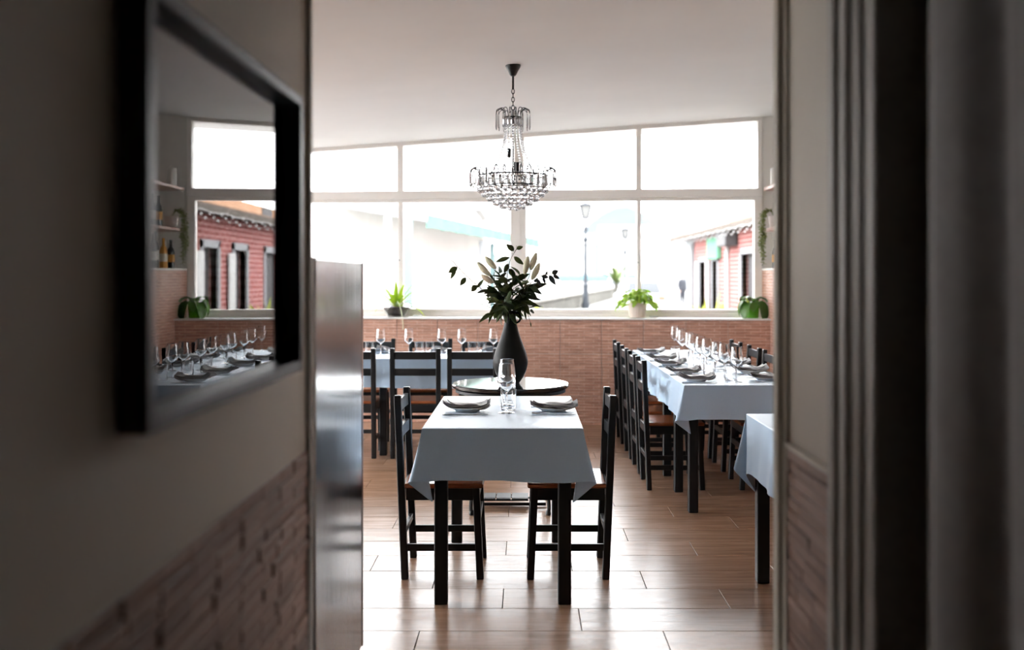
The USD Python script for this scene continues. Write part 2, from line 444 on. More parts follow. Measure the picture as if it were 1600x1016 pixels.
# left wall of the dining room, with its own windows (outside the frame; it lights the cloths from the left)
wl = thing('wall_far_left', 'dining room wall of large panes on the left', None, kind='structure')
obj('wall_piece', box(XL - .2, XL, 2.3, 10.4, 0, .12), M['tile_y'], wl)
obj('wall_piece', box(XL - .2, XL, 2.3, 10.4, 2.47, 2.75), M['white_wall'], wl)
obj('wall_piece', box(XL - .2, XL, 2.3, 4.6, .12, 2.47), M['white_wall'], wl)
obj('wall_piece', box(XL - .2, XL, 9.75, 10.4, .12, 2.47), M['white_wall'], wl)
w2 = thing('window_2', 'white framed window in the left wall', None, kind='structure')
for z0, z1 in ((.12, .18), (2.41, 2.47)):
    obj('rail', box(XL - .12, XL - .04, 4.6, 9.75, z0, z1, .004), M['window_frame'], w2)
for k in range(5):
    y = 4.63 + k * 5.09 / 4
    obj('mullion', box(XL - .12, XL - .04, y - .03, y + .03, .18, 2.41, .004), M['window_frame'], w2)
    if k < 4:
        obj('pane', box(XL - .082, XL - .078, y + .025, y + 1.25, .175, 2.415), M['pane'], w2)

# right wall of the dining room: tiled wainscot, recessed wall with shelves above it
wr = thing('wall_far_right', 'dining room wall with tiled lower half and shelf niche on the right', None, kind='structure')
obj('tiled_face', box(XR, XR + .30, 2.4, yw(XR) + .04, 0, 1.455), M['tile_y'], wr)
obj('ledge', box(XR - .004, XR + .30, 2.4, yw(XR), 1.455, 1.475, .003), M['white_wall'], wr)
obj('upper_wall', box(XR + .30, XR + .45, 2.3, yw(XR) + .2, 0, 3.05), M['white_wall'], wr)

# dividing wall with the opening we look through, and the corridor
wf = thing('wall_front', 'dividing wall with the opening to the dining room', None, kind='structure')
obj('wall_piece', box(XL - .2, -.56, 2.27, 2.38, 0, 2.85), M['beige'], wf)
obj('wall_piece', box(.68, 2.75, 2.34, 2.44, 0, 3.05), M['beige'], wf)
obj('wall_piece', box(-.56, .66, 2.27, 2.38, 2.2, 3.05), M['beige'], wf)
obj('trim_2', join(box(-.56, -.484, 2.248, 2.272, 0, 2.2, .003)), M['trim'], kind='structure', label='narrow painted jamb at the left of the opening')
obj('trim_3', join(box(.588, .68, 2.318, 2.358, 0, 2.2, .002), box(.601, .66, 2.295, 2.319, 0, 2.2, .002)), M['beige'], kind='structure', label='narrow painted jamb at the right of the opening')

ZT = 1.0055
def strips(parent, side, xface, ya, yb, joints, nmax=290):
    """Rows of thin clay strips on a corridor wall; side = +1 faces +x."""
    Q = random.Random(11 + side)
    rh = .0279
    boxes, low = [], []
    nrow = int(ZT / rh)
    for r in range(nrow):
        z1 = ZT - r * rh; z0 = z1 - rh + .0035
        if z0 < .005: continue
        for j0, j1 in zip(joints[:-1], joints[1:]):
            n = Q.choice((2, 3, 3))
            cuts = [0] + sorted((i + Q.uniform(-.22, .22)) / n for i in range(1, n)) + [1]
            for c0, c1 in zip(cuts[:-1], cuts[1:]):
                a, b = j0 + (j1 - j0) * c0 + .0018, j0 + (j1 - j0) * c1 - .0018
                a, b = max(a, ya), min(b, yb)
                if b - a < .01: continue
                p = Q.uniform(.004, .009)
                m = box(xface, xface + side * p, a, b, z0, z1, .0015)
                (boxes if z0 > .49 else low).append(m)
    for m in boxes: obj('brick_strip', m, M['strip'], parent)
    tag(obj('lower_brick_strips', join(*low), M['strip'], parent), kind='stuff')

wcl = thing('wall_left', 'dark corridor wall on the left with brick strip wainscot', None, kind='structure')
obj('plaster', box(-.62, -.495, -1.2, 2.248, ZT, 2.5), M['beige'], wcl)
obj('strip_bed', box(-.62, -.497, -1.2, 2.248, 0, ZT + .002), M['grout'], wcl)
strips(wcl, 1, -.497, .95, 2.25, [.95, 1.34, 1.73, 2.12, 2.51])
wcr = thing('wall_right', 'short corridor wall on the right with brick strip wainscot', None, kind='structure')
obj('plaster', box(.61, .74, 1.95, 2.34, ZT, 2.5), M['beige'], wcr)
obj('strip_bed', box(.612, .74, 1.95, 2.34, 0, ZT + .002), M['grout'], wcr)
obj('cap_line', box(.600, .62, 1.955, 2.336, ZT, ZT + .012, .002), M['beige'], wcr)
strips(wcr, -1, .612, 1.96, 2.335, [1.58, 1.97, 2.36])
obj('wall_right', box(.61, .74, -1.2, .55, 0, 2.5), M['beige'], kind='structure')
obj('wall_right', box(.61, .74, .55, 1.78, 2.36, 2.5), M['beige'], kind='structure')
# stepped door casing beside it
obj('trim_4', join(box(.596, .70, 1.925, 1.965, 0, 2.4, .004), box(.606, .70, 1.885, 1.925, 0, 2.4, .003), box(.594, .70, 1.845, 1.885, 0, 2.4, .006),
                   box(.604, .70, 1.80, 1.845, 0, 2.4, .004), box(.612, .76, 1.745, 1.80, 0, 2.4, .004)), M['trim'], kind='structure', label='stepped painted door casing beside the dark curtain')
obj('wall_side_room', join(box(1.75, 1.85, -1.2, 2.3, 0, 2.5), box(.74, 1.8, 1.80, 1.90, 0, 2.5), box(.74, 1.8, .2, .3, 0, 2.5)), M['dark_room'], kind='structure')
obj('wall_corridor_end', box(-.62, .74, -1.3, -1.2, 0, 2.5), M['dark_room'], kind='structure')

# ------------------------------------------------------------------ corridor things
# framed picture on the left wall
pf = thing('framed_picture', 'large dark picture behind reflecting glass in a deep black frame', 'picture', (-.495, 0, 0))
fy0, fy1, fz0, fz1 = 1.205, 2.045, 1.207, 1.768
fr = .022
obj('frame_side', box(0, .040, fy0, fy0 + fr, fz0, fz1, .002), M['black_wood'], pf)
obj('frame_side', box(0, .040, fy1 - fr, fy1, fz0, fz1, .002), M['black_wood'], pf)
obj('frame_side', box(0, .040, fy0 + fr, fy1 - fr, fz0, fz0 + fr, .002), M['black_wood'], pf)
obj('frame_side', box(0, .040, fy0 + fr, fy1 - fr, fz1 - fr, fz1, .002), M['black_wood'], pf)
obj('print', box(.001, .006, fy0 + fr, fy1 - fr, fz0 + fr, fz1 - fr), M['print'], pf)
obj('glass', box(.009, .012, fy0 + fr, fy1 - fr, fz0 + fr, fz1 - fr), M['picture_glass'], pf)

# curtain in the side doorway
n = 160
ys = np.linspace(.62, 1.605, n)
u = np.linspace(0, 1, n)
P = np.zeros((10, n, 3))
for i, z in enumerate(np.linspace(.03, 2.30, 10)):
    k = 1 - .25 * i / 9
    q = ys + .02 * (1 - i / 9)
    P[i, :, 0] = .638 - (.021 * np.cos(2 * PI * (q - 1.485) / .25) + .004 * np.cos(2 * PI * (q - 1.44) / .11 + 1.5 * k)) * k
    P[i, :, 1] = ys
    P[i, :, 2] = z
cu = thing('curtain', 'dark grey floor-length curtain hanging in the side doorway at the right', 'curtain')
obj('drape', slab(P, np.array([.004, 0, 0])), M['curtain'], cu, smooth=True)
rd = thing('curtain_rod', 'black rod above the dark curtain', 'curtain rod')
obj('rod', tube([(.645, .5, 2.31), (.645, 1.74, 2.31)], .010, 10), M['black_metal'], rd, smooth=40)

# fridge just inside the opening
fg = thing('fridge', 'tall stainless steel fridge just inside the opening at the left', 'fridge', (-.60, 2.85, 0))
obj('body', box(-.62, -.06, .012, .81, .06, 1.455, .004), M['black_plastic'], fg)
obj('door', join(box(-.052, 0, .006, .83, .035, 1.455, .008)), M['fridge'], fg)
obj('door_gasket', box(-.06, -.052, .0, .822, .035, 1.450), M['black_plastic'], fg)
obj('plinth', box(-.6, -.08, .03, .79, .0, .06), M['black_plastic'], fg)
obj('door_edge_strip', box(-.05, .003, .822, .834, .035, 1.450, .003), M['steel'], fg)

# ------------------------------------------------------------------ prototypes: chair, table, cloth
def make_chair(loc, rz, label, group):
    """Faces +x. Origin on the floor under the seat."""
    t = thing('dining_chair', label, 'chair', loc, rz, group)
    B, w = M['black_wood'], .033
    for s in (-1, 1):
        y = s * .176
        obj('leg', bar((-.170, y, 0), (-.205, y, .85), w, .036, .004, up=(0, 1, 0)), B, t, label='tall rear leg that carries the backrest')
    for s in (-1, 1):
        y = s * .176
        obj('leg', bar((.178, y, 0), (.158, y * .97, .42), w, w, .003, up=(0, 1, 0)), B, t)
    obj('seat', box(-.175, .192, -.188, .188, .420, .442, .006), M['seat'], t, label='stained brown wooden seat')
    for x in (-.184, .164):
        obj('apron', box(x - .009, x + .009, -.162, .162, .365, .419, .002), B, t)
    for s in (-1, 1):
        obj('apron', box(-.165, .148, s * .176 - .009, s * .176 + .009, .365, .419, .002), B, t)
    for zz0, zz1 in ((.765, .822), (.640, .694)):
        x = -.170 - .035 * (zz0 + zz1) / 2 / .855
        P = np.array([[[x - .009 + dx - .006 * (1 - (yy / .16) ** 2), yy, zz] for yy in np.linspace(-.162, .162, 7)] for zz, dx in ((zz1, 0), (zz0, 0))])
        obj('back_slat', slab(P, np.array([-.018, 0, 0])), B, t)
    for s in (-1, 1):
        obj('stretcher', box(-.162, .160, s * .174 - .009, s * .174 + .009, .130, .162, .002), B, t)
    obj('stretcher', box(-.188, -.170, -.162, .162, .195, .225, .002), B, t)
    obj('stretcher', box(.160, .178, -.160, .160, .255, .285, .002), B, t)
    return t

def make_table(x0, x1, y0, y1, z, label, inset=.035, leg=.056, group=None, insety=None, insetx=None):
    iy = inset if insety is None else insety; ix = inset if insetx is None else insetx
    cx, cy = (x0 + x1) / 2, (y0 + y1) / 2
    t = thing('dining_table', label, 'table', (cx, cy, 0), 0, group)
    hx, hy = (x1 - x0) / 2, (y1 - y0) / 2
    obj('tabletop', box(-hx + .004, hx - .004, -hy + .004, hy - .004, z - .03, z - .003, .003), M['black_wood'], t)
    for sx in (-1, 1):
        for sy in (-1, 1):
            lx, ly = sx * (hx - ix - leg / 2), sy * (hy - iy - leg / 2)
            obj('leg', box(lx - leg / 2, lx + leg / 2, ly - leg / 2, ly + leg / 2, 0, z - .03, .004), M['black_wood'], t)
    for s in (-1, 1):
        obj('apron', box(-hx + ix + leg, hx - ix - leg, s * (hy - iy - .02) - .009, s * (hy - iy - .02) + .009, z - .105, z - .03, .002), M['black_wood'], t)
        obj('apron', box(s * (hx - ix - .02) - .009, s * (hx - ix - .02) + .009, -hy + iy + leg, hy - iy - leg, z - .105, z - .03, .002), M['black_wood'], t)
    return t

def make_cloth(x0, x1, y0, y1, z, drop, label, seed=1, creases=()):
    """A cloth over a rectangular top: straight hangs, and at each corner a crest that folds back to a tip hanging lower."""
    Q = random.Random(seed)
    x0, x1, y0, y1 = x0 - .003, x1 + .003, y0 - .003, y1 + .003
    tops, hems = [], []
    def add(t, h): tops.append(t); hems.append(h)
    ph = [Q.uniform(0, 6) for _ in range(8)]
    def side(p, q, nrm, k):
        p, q, nrm = np.array(p, float), np.array(q, float), np.array(nrm, float)
        L = np.linalg.norm(q - p); n = max(6, int(L / .05))
        for i in range(n + 1):
            t = i / n; c = p + (q - p) * t
            wv = .010 * math.sin(t * L * 13 + ph[k]) + .006 * math.sin(t * L * 29 + ph[k + 4])
            env = min(1, 4 * t * (1 - t) + .15)
            h = c + nrm * (.018 + wv * env)
            add((*c, 0), (*h, -drop + .006 * math.sin(t * L * 5 + ph[k])))
    def corner(cx, cy, sx, ny, first_front):
        c = np.array([cx, cy])
        dl = Q.uniform(-.008, .008)
        ptsA = [((cx - sx * .045, cy, 0), (cx - sx * .02, cy + ny * .022, -drop)),
                ((cx - sx * .008, cy, 0), (cx + sx * .035, cy + ny * .022, -drop + .002)),
                ((cx, cy, 0), (cx + sx * .056, cy + ny * .008, -drop - .006)),
                ((cx, cy, 0), (cx + sx * .046, cy - ny * .014, -drop * 1.10)),
                ((cx, cy, 0), (cx - sx * .030, cy - ny * .022, -drop * 1.38 + dl)),
                ((cx, cy, 0), (cx - sx * .044, cy - ny * .032, -drop * 1.42 + dl)),
                ((cx, cy - ny * .003, 0), (cx - sx * .030, cy - ny * .048, -drop * 1.36 + dl)),
                ((cx, cy - ny * .012, 0), (cx + sx * .020, cy - ny * .10, -drop * 1.08)),
                ((cx, cy - ny * .05, 0), (cx + sx * .026, cy - ny * .15, -drop * 1.0))]
        if not first_front: ptsA = ptsA[::-1]
        for t, h in ptsA: add(t, h)
    g, gs = .075, .18
    side((x0 + g, y0), (x1 - g, y0), (0, -1), 0)
    corner(x1, y0, 1, -1, True)
    side((x1, y0 + gs), (x1, y1 - gs), (1, 0), 1)
    corner(x1, y1, 1, 1, False)
    side((x1 - g, y1), (x0 + g, y1), (0, 1), 2)
    corner(x0, y1, -1, 1, True)
    side((x0, y1 - gs), (x0, y0 + gs), (-1, 0), 3)
    corner(x0, y0, -1, -1, False)
    T, H = np.array(tops), np.array(hems)
    # resample finely along the perimeter
    def fine(A, n=3):
        A2 = np.vstack([A[-1], A, A[0], A[1]]); out = []
        for i in range(1, len(A) + 1):
            a, b, c, d = A2[i - 1], A2[i], A2[i + 1], A2[i + 2]
            for k in range(n):
                t = k / n
                m0, m1 = (c - a) * .35, (d - b) * .35
                out.append((2 * t ** 3 - 3 * t * t + 1) * b + (t ** 3 - 2 * t * t + t) * m0 + (-2 * t ** 3 + 3 * t * t) * c + (t ** 3 - t * t) * m1)
        return np.array(out)
    def lin(A, n=3):
        B = np.roll(A, -1, 0)
        return np.concatenate([A[:, None] + (B - A)[:, None] * (np.arange(n) / n)[None, :, None]], 0).reshape(-1, 3)
    T, H = lin(T), fine(H)
    ctr = np.array([(x0 + x1) / 2, (y0 + y1) / 2, 0])
    rows = []
    inn = T + np.sign(ctr - T) * np.array([.006, .006, 0]) * (np.abs(ctr - T) > .02)
    inn[:, 0] = np.clip(inn[:, 0], x0 + .006, x1 - .006); inn[:, 1] = np.clip(inn[:, 1], y0 + .006, y1 - .006)
    rows.append(inn); rows.append(T + np.array([0, 0, -.0025]))
    NR = 12
    for r in range(1, NR + 1):
        t = r / NR
        hz = t ** 1.15
        p = T * (1 - hz) + H * hz
        p[:, 2] = T[:, 2] + (H[:, 2] - T[:, 2]) * t - .0025 * (1 - t)
        rows.append(p)
    G = np.stack(rows)
    G = np.concatenate([G, G[:, :1]], 1)
    skirt = grid_mesh(G[:, ::-1])
    nx, ny_ = max(8, int((x1 - x0) / .06)), max(8, int((y1 - y0) / .06))
    gx, gy = np.meshgrid(np.linspace(x0 + .006, x1 - .006, nx), np.linspace(y0 + .006, y1 - .006, ny_))
    gz = np.zeros_like(gx)
    for ax, pos in creases:
        gz += .0025 * np.exp(-(((gx if ax == 'x' else gy) - pos) / .02) ** 2)
    gz *= np.minimum(1, np.minimum.reduce([gx - x0, x1 - gx, gy - y0, y1 - gy]) / .08)
    top = grid_mesh(np.stack([gx, gy, gz], -1))
    m = join(top, skirt)
    m.apply_translation((0, 0, z))
    return obj('tablecloth', m, M['cloth'], smooth=50, label=label, cat='tablecloth')

# plate, napkin, cutlery, glasses: one prototype each, later copies refer to it
def plate_mesh():
    out = [(0, .004), (.050, .004), (.054, .0), (.058, .001), (.063, .006), (.086, .017), (.0885, .0185), (.086, .0195), (.065, .009), (.058, .0065), (0, .0062)]
    return lathe(out, 48)
def wine_profile():
    o = [(0, 0), (.034, 0), (.0355, .0012), (.033, .0024), (.012, .0052), (.0048, .010), (.0036, .02), (.0034, .075), (.0046, .090), (.010, .0955), (.028, .112), (.0385, .128), (.0405, .136), (.0395, .146), (.0355, .180), (.0312, .2143), (.0308, .215)]
    i = [(.0302, .2143), (.0342, .180), (.0381, .146), (.0390, .136), (.0370, .129), (.026, .1135), (.009, .0985), (0, .0965)]
    return o + i
def tumbler_profile():
    o = [(0, 0), (.0325, 0), (.0345, .002), (.0370, .05), (.0382, .0985), (.0378, .0995)]
    i = [(.0368, .0985), (.0355, .05), (.0330, .014), (.030, .0115), (0, .011)]
    return o + i
def napkin_mesh(seed, L=.230, W=.112):
    """A napkin folded to a long pad, its ends curling up, sagging in the middle."""
    Q = random.Random(seed); ms = []
    a, b, e = Q.uniform(-.25, .25), Q.uniform(.8, 1.25), Q.uniform(.8, 1.25)
    for k in range(4):
        n, q = 22, 7
        us = np.linspace(-1, 1, n); vs = np.linspace(-1, 1, q)
        P = np.zeros((q, n, 3))
        for j, vv in enumerate(vs):
            for i, uu in enumerate(us):
                s = 1 - .03 * k
                z = .0195 + .0058 * k * (1 - .30 * abs(uu)) + (b if uu < 0 else e) * .022 * abs(uu) ** 4 + .006 * vv * uu * (1 + a) + .0032 * math.sin(uu * 5 + k * 1.9 + vv * 2 + seed)
                x = uu * L / 2 * s * (1 - .03 * uu * uu) + .004 * k * (1 if k % 2 else -1)
                y = vv * W / 2 * (1 - .13 * k) * (1 + .25 * a * uu) + .006 * math.sin(uu * 2.2 + seed) + .008 * k * a + (.014 * uu if k == 3 else 0)
                if vv in (-1, 1): z -= .0012
                P[j, i] = (x, y, z)
        ms.append(slab(P, .0042))
    return join(*ms)
def knife_mesh():
    pl = [(-.105, -.006), (-.098, -.0085), (0, -.0065), (.012, -.009), (.07, -.0105), (.095, -.006), (.104, .004), (.012, .0055), (0, .0055), (-.098, .0065), (-.105, .004)]
    from shapely.geometry import Polygon
    return xf(trimesh.creation.extrude_polygon(Polygon(pl), .003, engine='earcut'), (0, 0, .0005))
def fork_mesh():
    h = [(-.095, 0, .002, .0075), (-.06, 0, .002, .006), (.02, 0, .004, .0035), (.04, 0, .006, .006), (.055, 0, .006, .0125), (.066, 0, .005, .0125)]
    P = np.array([[[x, s * w, z + .0025] for x, _, z, w in h] for s in (-1, -.3, .3, 1)])
    ms = [slab(P, .0022)]
    for k in range(4):
        y = -.0108 + k * .0072
        ms.append(bar((.064, y, .0063), (.084, y, .0043), .0034, .002, .0005))
        ms.append(bar((.083, y, .0044), (.103, y, .0075), .0028, .0018, .0005))
    return join(*ms)

PROTO = {}
def place(kind, x, y, z, label, group, rz=0.0, scale=None):
    if kind in PROTO:
        return dup(PROTO[kind], (x, y, z), rz, label, group, scale)
    if kind == 'dinner_plate':
        t = thing(kind, label, 'plate', (x, y, z), rz, group); obj('dish', plate_mesh(), M['china'], t, smooth=40)
    elif kind == 'wine_glass':
        t = thing(kind, label, 'wine glass', (x, y, z), rz, group, scale=scale); obj('goblet', lathe(wine_profile(), 40), M['glass'], t, smooth=35)
    elif kind == 'tumbler':
        t = thing(kind, label, 'glass', (x, y, z), rz, group, scale=scale); obj('cup', lathe(tumbler_profile(), 36), M['glass'], t, smooth=35)
    elif kind.startswith('folded_napkin'):
        t = thing('folded_napkin', label, 'napkin', (x, y, z), rz, group); obj('cloth_pad', napkin_mesh(int(kind[-1]) + 3), M['napkin'], t, smooth=50)
    elif kind == 'table_knife':
        t = thing(kind, label, 'knife', (x, y, z), rz, group); obj('blade_and_handle', knife_mesh(), M['steel'], t)
    elif kind == 'table_fork':
        t = thing(kind, label, 'fork', (x, y, z), rz, group); obj('tines_and_handle', fork_mesh(), M['steel'], t, smooth=30)
    PROTO[kind] = t
    return t
def setting(x, y, z, rz, what, gp, nap=0, cutlery=True):
    """Plate, napkin, knife and fork for a diner who looks along rz from behind the plate."""
    place('dinner_plate', x, y, z, f'white plate under a grey napkin, {what}', f'plates on {gp}')
    place(f'folded_napkin{nap}', x, y, z - .001, f'folded grey napkin with curled ends, {what}', f'napkins on {gp}', rz)
    if cutlery:
        c, s = math.cos(rz), math.sin(rz)
        place('table_knife', x + .135 * s, y - .135 * c, z, f'steel knife beside the plate, {what}', f'knives on {gp}', rz)
        place('table_fork', x - .135 * s, y + .135 * c, z, f'steel fork beside the plate, {what}', f'forks on {gp}', rz)

# ------------------------------------------------------------------ the small front table
ZTAB = .76
make_table(-.431, .243, 4.195, 5.33, ZTAB, 'black wooden table for two under a cloth in the centre front', inset=.045)
make_cloth(-.431, .243, 4.195, 5.33, ZTAB, .222, 'pale blue-grey cloth over the small front table, corners hanging low', 3)
chair0 = make_chair((-.384, 4.785, 0), 0, 'black chair at the left side of the small front table', 'chairs at the small front table')
dup(chair0, (.204, 4.785, 0), PI, 'black chair at the right side of the small front table', 'chairs at the small front table')
zt = ZTAB + .001
place('dinner_plate', -.272, 4.74, zt, 'white plate under a grey napkin at the left of the small front table', 'plates on the front table')
place('folded_napkin0', -.276, 4.74, zt - .001, 'folded grey napkin at the left of the small front table', 'napkins on the front table', .0)
place('dinner_plate', .138, 4.74, zt, 'white plate under a grey napkin at the right of the small front table', 'plates on the front table')
place('folded_napkin1', .138, 4.74, zt - .001, 'folded grey napkin at the right of the small front table', 'napkins on the front table', PI)
place('table_knife', -.275, 4.60, zt, 'steel knife in front of the left plate on the small front table', None, .0)
place('table_fork', -.27, 4.875, zt, 'steel fork behind the left plate on the small front table', None, .0)
place('table_fork', .135, 4.605, zt, 'steel fork in front of the right plate on the small front table', None, PI)
place('table_knife', .135, 4.875, zt, 'steel knife behind the right plate on the small front table', None, PI)
place('wine_glass', -.086, 4.66, zt, 'nearer wine glass in the middle of the small front table', 'wine glasses on the front table', scale=1.07)
place('wine_glass', -.088, 4.92, zt, 'farther wine glass in the middle of the small front table', 'wine glasses on the front table', scale=1.07)
place('tumbler', -.078, 4.755, zt, 'nearer water tumbler in the middle of the small front table', 'tumblers on the front table')
place('tumbler', -.085, 5.02, zt, 'farther water tumbler in the middle of the small front table', 'tumblers on the front table')

# ------------------------------------------------------------------ round table on a treadle stand, with vase
rt = thing('round_table', 'round glossy black table on a cast iron treadle stand under the vase', 'table', (-.087, 6.07, 0))
ZR = .75
obj('tabletop', lathe([(0, ZR - .034), (.325, ZR - .034), (.352, ZR - .022), (.3565, ZR - .010), (.3565, ZR - .006), (.352, ZR), (0, ZR)], 96), M['gloss_black'], rt, smooth=35)
obj('apron', lathe([(.31, ZR - .050), (.335, ZR - .050), (.335, ZR - .034), (.31, ZR - .034), (.31, ZR - .050)], 64), M['black_wood'], rt, smooth=30)
for s in (-1, 1):
    x = s * .225
    obj('side_frame', join(
        tube(spline([(x, -.23, .012), (x * 1.02, -.225, .05), (x * .98, -.19, .22), (x, -.11, .40), (x, -.10, .56), (x, -.16, .68)]), .011, 8),
        tube(spline([(x, .23, .012), (x * 1.02, .225, .05), (x * .98, .19, .22), (x, .11, .40), (x, .10, .56), (x, .16, .68)]), .011, 8),
        tube(spline([(x, -.12, .40), (x, 0, .33), (x, .12, .40)]), .008, 8), tube(spline([(x, -.20, .17), (x, 0, .26), (x, .20, .17)]), .008, 8),
        tube(spline([(x, -.11, .55), (x, 0, .62), (x, .11, .55)]), .008, 8), tube([(x, 0, .33), (x, 0, .62)], .006, 8), bar((x, -.17, .672), (x, .17, .672), .02, .012)), M['cast_iron'], rt, smooth=40)
    for sy in (-1, 1):
        obj('foot', lathe([(0, 0), (.014, 0), (.017, .006), (.014, .022), (.009, .03), (0, .031)], 14, (x, sy * .23, 0)), M['cast_iron'], rt, smooth=30)
obj('cross_brace', join(tube(spline([(-.225, .10, .55), (0, .10, .40), (.225, .10, .55)]), .007, 8), tube(spline([(-.225, .10, .22), (0, .10, .40), (.225, .10, .22)]), .007, 8)), M['cast_iron'], rt, smooth=40)
# pierced treadle plate in three fields
tl = []
TZ = .055
for x0, x1 in ((-.19, -.091), (-.085, .002), (.008, .108)):
    tl.append(box(x0, x1, -.036, .10, TZ - .004, TZ + .004, .001))
    tl.append(box(x0, x1, -.062, -.054, TZ - .004, TZ + .004, .001))
    x = x0
    k = 0
    while x < x1 - .002:
        w = (.0045, .0035, .007)[k % 3]
        tl.append(box(x, min(x + w, x1), -.055, -.035, TZ - .003, TZ + .003))
        x += w + .0052; k += 1
tl += [box(-.19, .108, y - .005, y + .005, TZ - .010, TZ - .004) for y in (-.058, .03, .09)] + [box(-.205, -.188, -.01, .01, TZ - .01, TZ + .004), box(.106, .21, -.006, .006, TZ - .01, TZ)]
obj('treadle', join(*tl), M['cast_iron'], rt, label='pierced cast iron foot plate')
obj('treadle_bar', box(-.215, .215, -.020, -.006, .006, .024, .002), M['cast_iron'], rt)
obj('treadle_wheel', join(tube([(.20, .02 + .11 * math.cos(a), .18 + .11 * math.sin(a)) for a in np.linspace(0, 2 * PI, 33)[:-1]], .009, 8, closed=True),
     *[tube([(.20, .02, .18), (.20, .02 + .105 * math.cos(a), .18 + .105 * math.sin(a))], .005, 6) for a in (0.4, 2.5, 4.6)]), M['cast_iron'], rt, smooth=40)

vz = thing('vase', 'tall matte black bottle-shaped vase with a small neck handle', 'vase', (-.087, 6.07, ZR))
VP_ = [(0, 0), (.050, 0), (.056, .004), (.074, .030), (.093, .067), (.1035, .105), (.1055, .133), (.1005, .166), (.089, .205), (.074, .245), (.059, .285), (.047, .325), (.0385, .360), (.0335, .385), (.032, .405), (.034, .425), (.040, .438),
       (.037, .440), (.030, .424), (.028, .405), (.029, .385), (.034, .36), (.05, .30), (.08, .22), (.09, .15), (.07, .05), (0, .02)]
P = spline([(r, 0, z) for r, z in VP_[:17]], 3)
prof = [(max(p[0], 0), p[2]) for p in P]
obj('body', lathe([(0, 0)] + prof[1:] + VP_[17:], 56), M['vase'], vz, smooth=60)
obj('handle', tube(spline([(.031, -.012, .425), (.050, -.016, .428), (.060, -.016, .405), (.054, -.014, .378), (.033, -.012, .366)]), [.006] * 25, 8), M['vase'], vz, smooth=60)

# flowers: each stem is a thing of its own, standing in the vase
V0 = np.array([-.087, 6.07, ZR])
def bp(px, py, dy=0.0):
    """A point of the bouquet, read off the photograph at the vase's distance, moved dy in depth."""
    d = 6.07
    return np.array([(px - 820) * d / F, d + dy, 1.4 - (py - 432) * d / F])
def stem_thing(name, label, pts, r0=.0028, r1=.0012, group='stems in the black vase'):
    t = thing(name, label, 'flower stem' if 'lily' in name else 'sprig', tuple(V0 + np.array([0, 0, .30])), group=group)
    base = V0 + np.array([0, 0, .30])
    a = R.uniform(0, 6.28)
    start = np.array([.014 * math.cos(a), .014 * math.sin(a), 0.0])
    neck = np.array([.016 * math.cos(a + 2.6), .016 * math.sin(a + 2.6), .135])
    end = np.array(pts[-1]) - base
    nd = np.array([end[0], end[1], 0]); L = np.linalg.norm(nd)
    if L > 1e-3: neck = np.array([nd[0] / L * .020, nd[1] / L * .020, .138])
    path = spline([start, neck] + [np.array(p) - base for p in pts], 5)
    obj('stem', tube(path, np.linspace(r0, r1, len(path)), 6), M['stem'], t, smooth=60)
    return t, path, base
def put_leaf(t, base, p, d, L, W, m, roll=0.0, bend=.2, fold=.2, peak=.42):
    obj('leaf', orient(leaf(L, W, bend, fold, peak=peak), np.array(p) - base, d, roll), m, t, smooth=60)

def px_leaf(t, base, a, b, wpx, m, dy=0.0, roll=None, bend=.12):
    """A leaf from pixel a to pixel b (at the bouquet's distance), turned towards the viewer by its roll."""
    p, q = bp(*a, dy), bp(*b, dy + R.uniform(-.02, .02))
    d = q - p; L = np.linalg.norm(d)
    put_leaf(t, base, p, d, L, wpx * 6.07 / F, m, PI / 2 + R.uniform(-.4, .4) if roll is None else roll, bend, .15)
def berries(t, path, base, i0, n):
    for k in range(n):
        p = path[min(len(path) - 1, i0 + int(k * (len(path) - i0) / n))]
        q = p + np.array([R.uniform(-.012, .012), R.uniform(-.012, .012), R.uniform(.0, .014)])
        obj('berry', join(tube([p, (p + q) / 2, q], .0005, 4), xf(trimesh.creation.icosphere(1, .0020), q)), M['berry'], t)

t, pa, b_ = stem_thing('berry_sprig', 'long thin berried sprig leaning far out to the left of the vase', [bp(783, 478, -.02), bp(757, 455, -.05), bp(735, 436, -.07), bp(716, 417, -.08), bp(709, 408, -.08)], .0030, .0014)
for a, c, w in (((716, 418), (702, 426), 9), ((713, 420), (706, 436), 6), ((729, 434), (720, 446), 8), ((746, 446), (737, 455), 10), ((746, 450), (756, 436), 6), ((738, 440), (740, 452), 5)):
    px_leaf(t, b_, a, c, w, M['leaf_olive'], -.07)
berries(t, pa, b_, 16, 16)
t, pa, b_ = stem_thing('berry_sprig', 'berried sprig with oval leaves standing straight up, topmost of the vase', [bp(795, 465, .02), bp(792, 435, .02), bp(796, 410, .02), bp(804, 394, .03), bp(809, 387, .03)], .0032, .0014)
for a, c, w in (((803, 392), (791, 381), 9), ((807, 389), (817, 385), 7), ((796, 402), (774, 409), 7), ((803, 401), (818, 414), 8), ((794, 412), (788, 427), 8), ((795, 420), (806, 434), 9)):
    px_leaf(t, b_, a, c, w, M['leaf_olive'], .02)
berries(t, pa, b_, 14, 20)
t, pa, b_ = stem_thing('leafy_sprig', 'dark blue-green leafed sprig leaning out to the right of the vase', [bp(810, 470, -.02), bp(826, 446, -.03), bp(842, 433, -.04), bp(858, 428, -.05), bp(866, 427, -.05)], .0030, .0014)
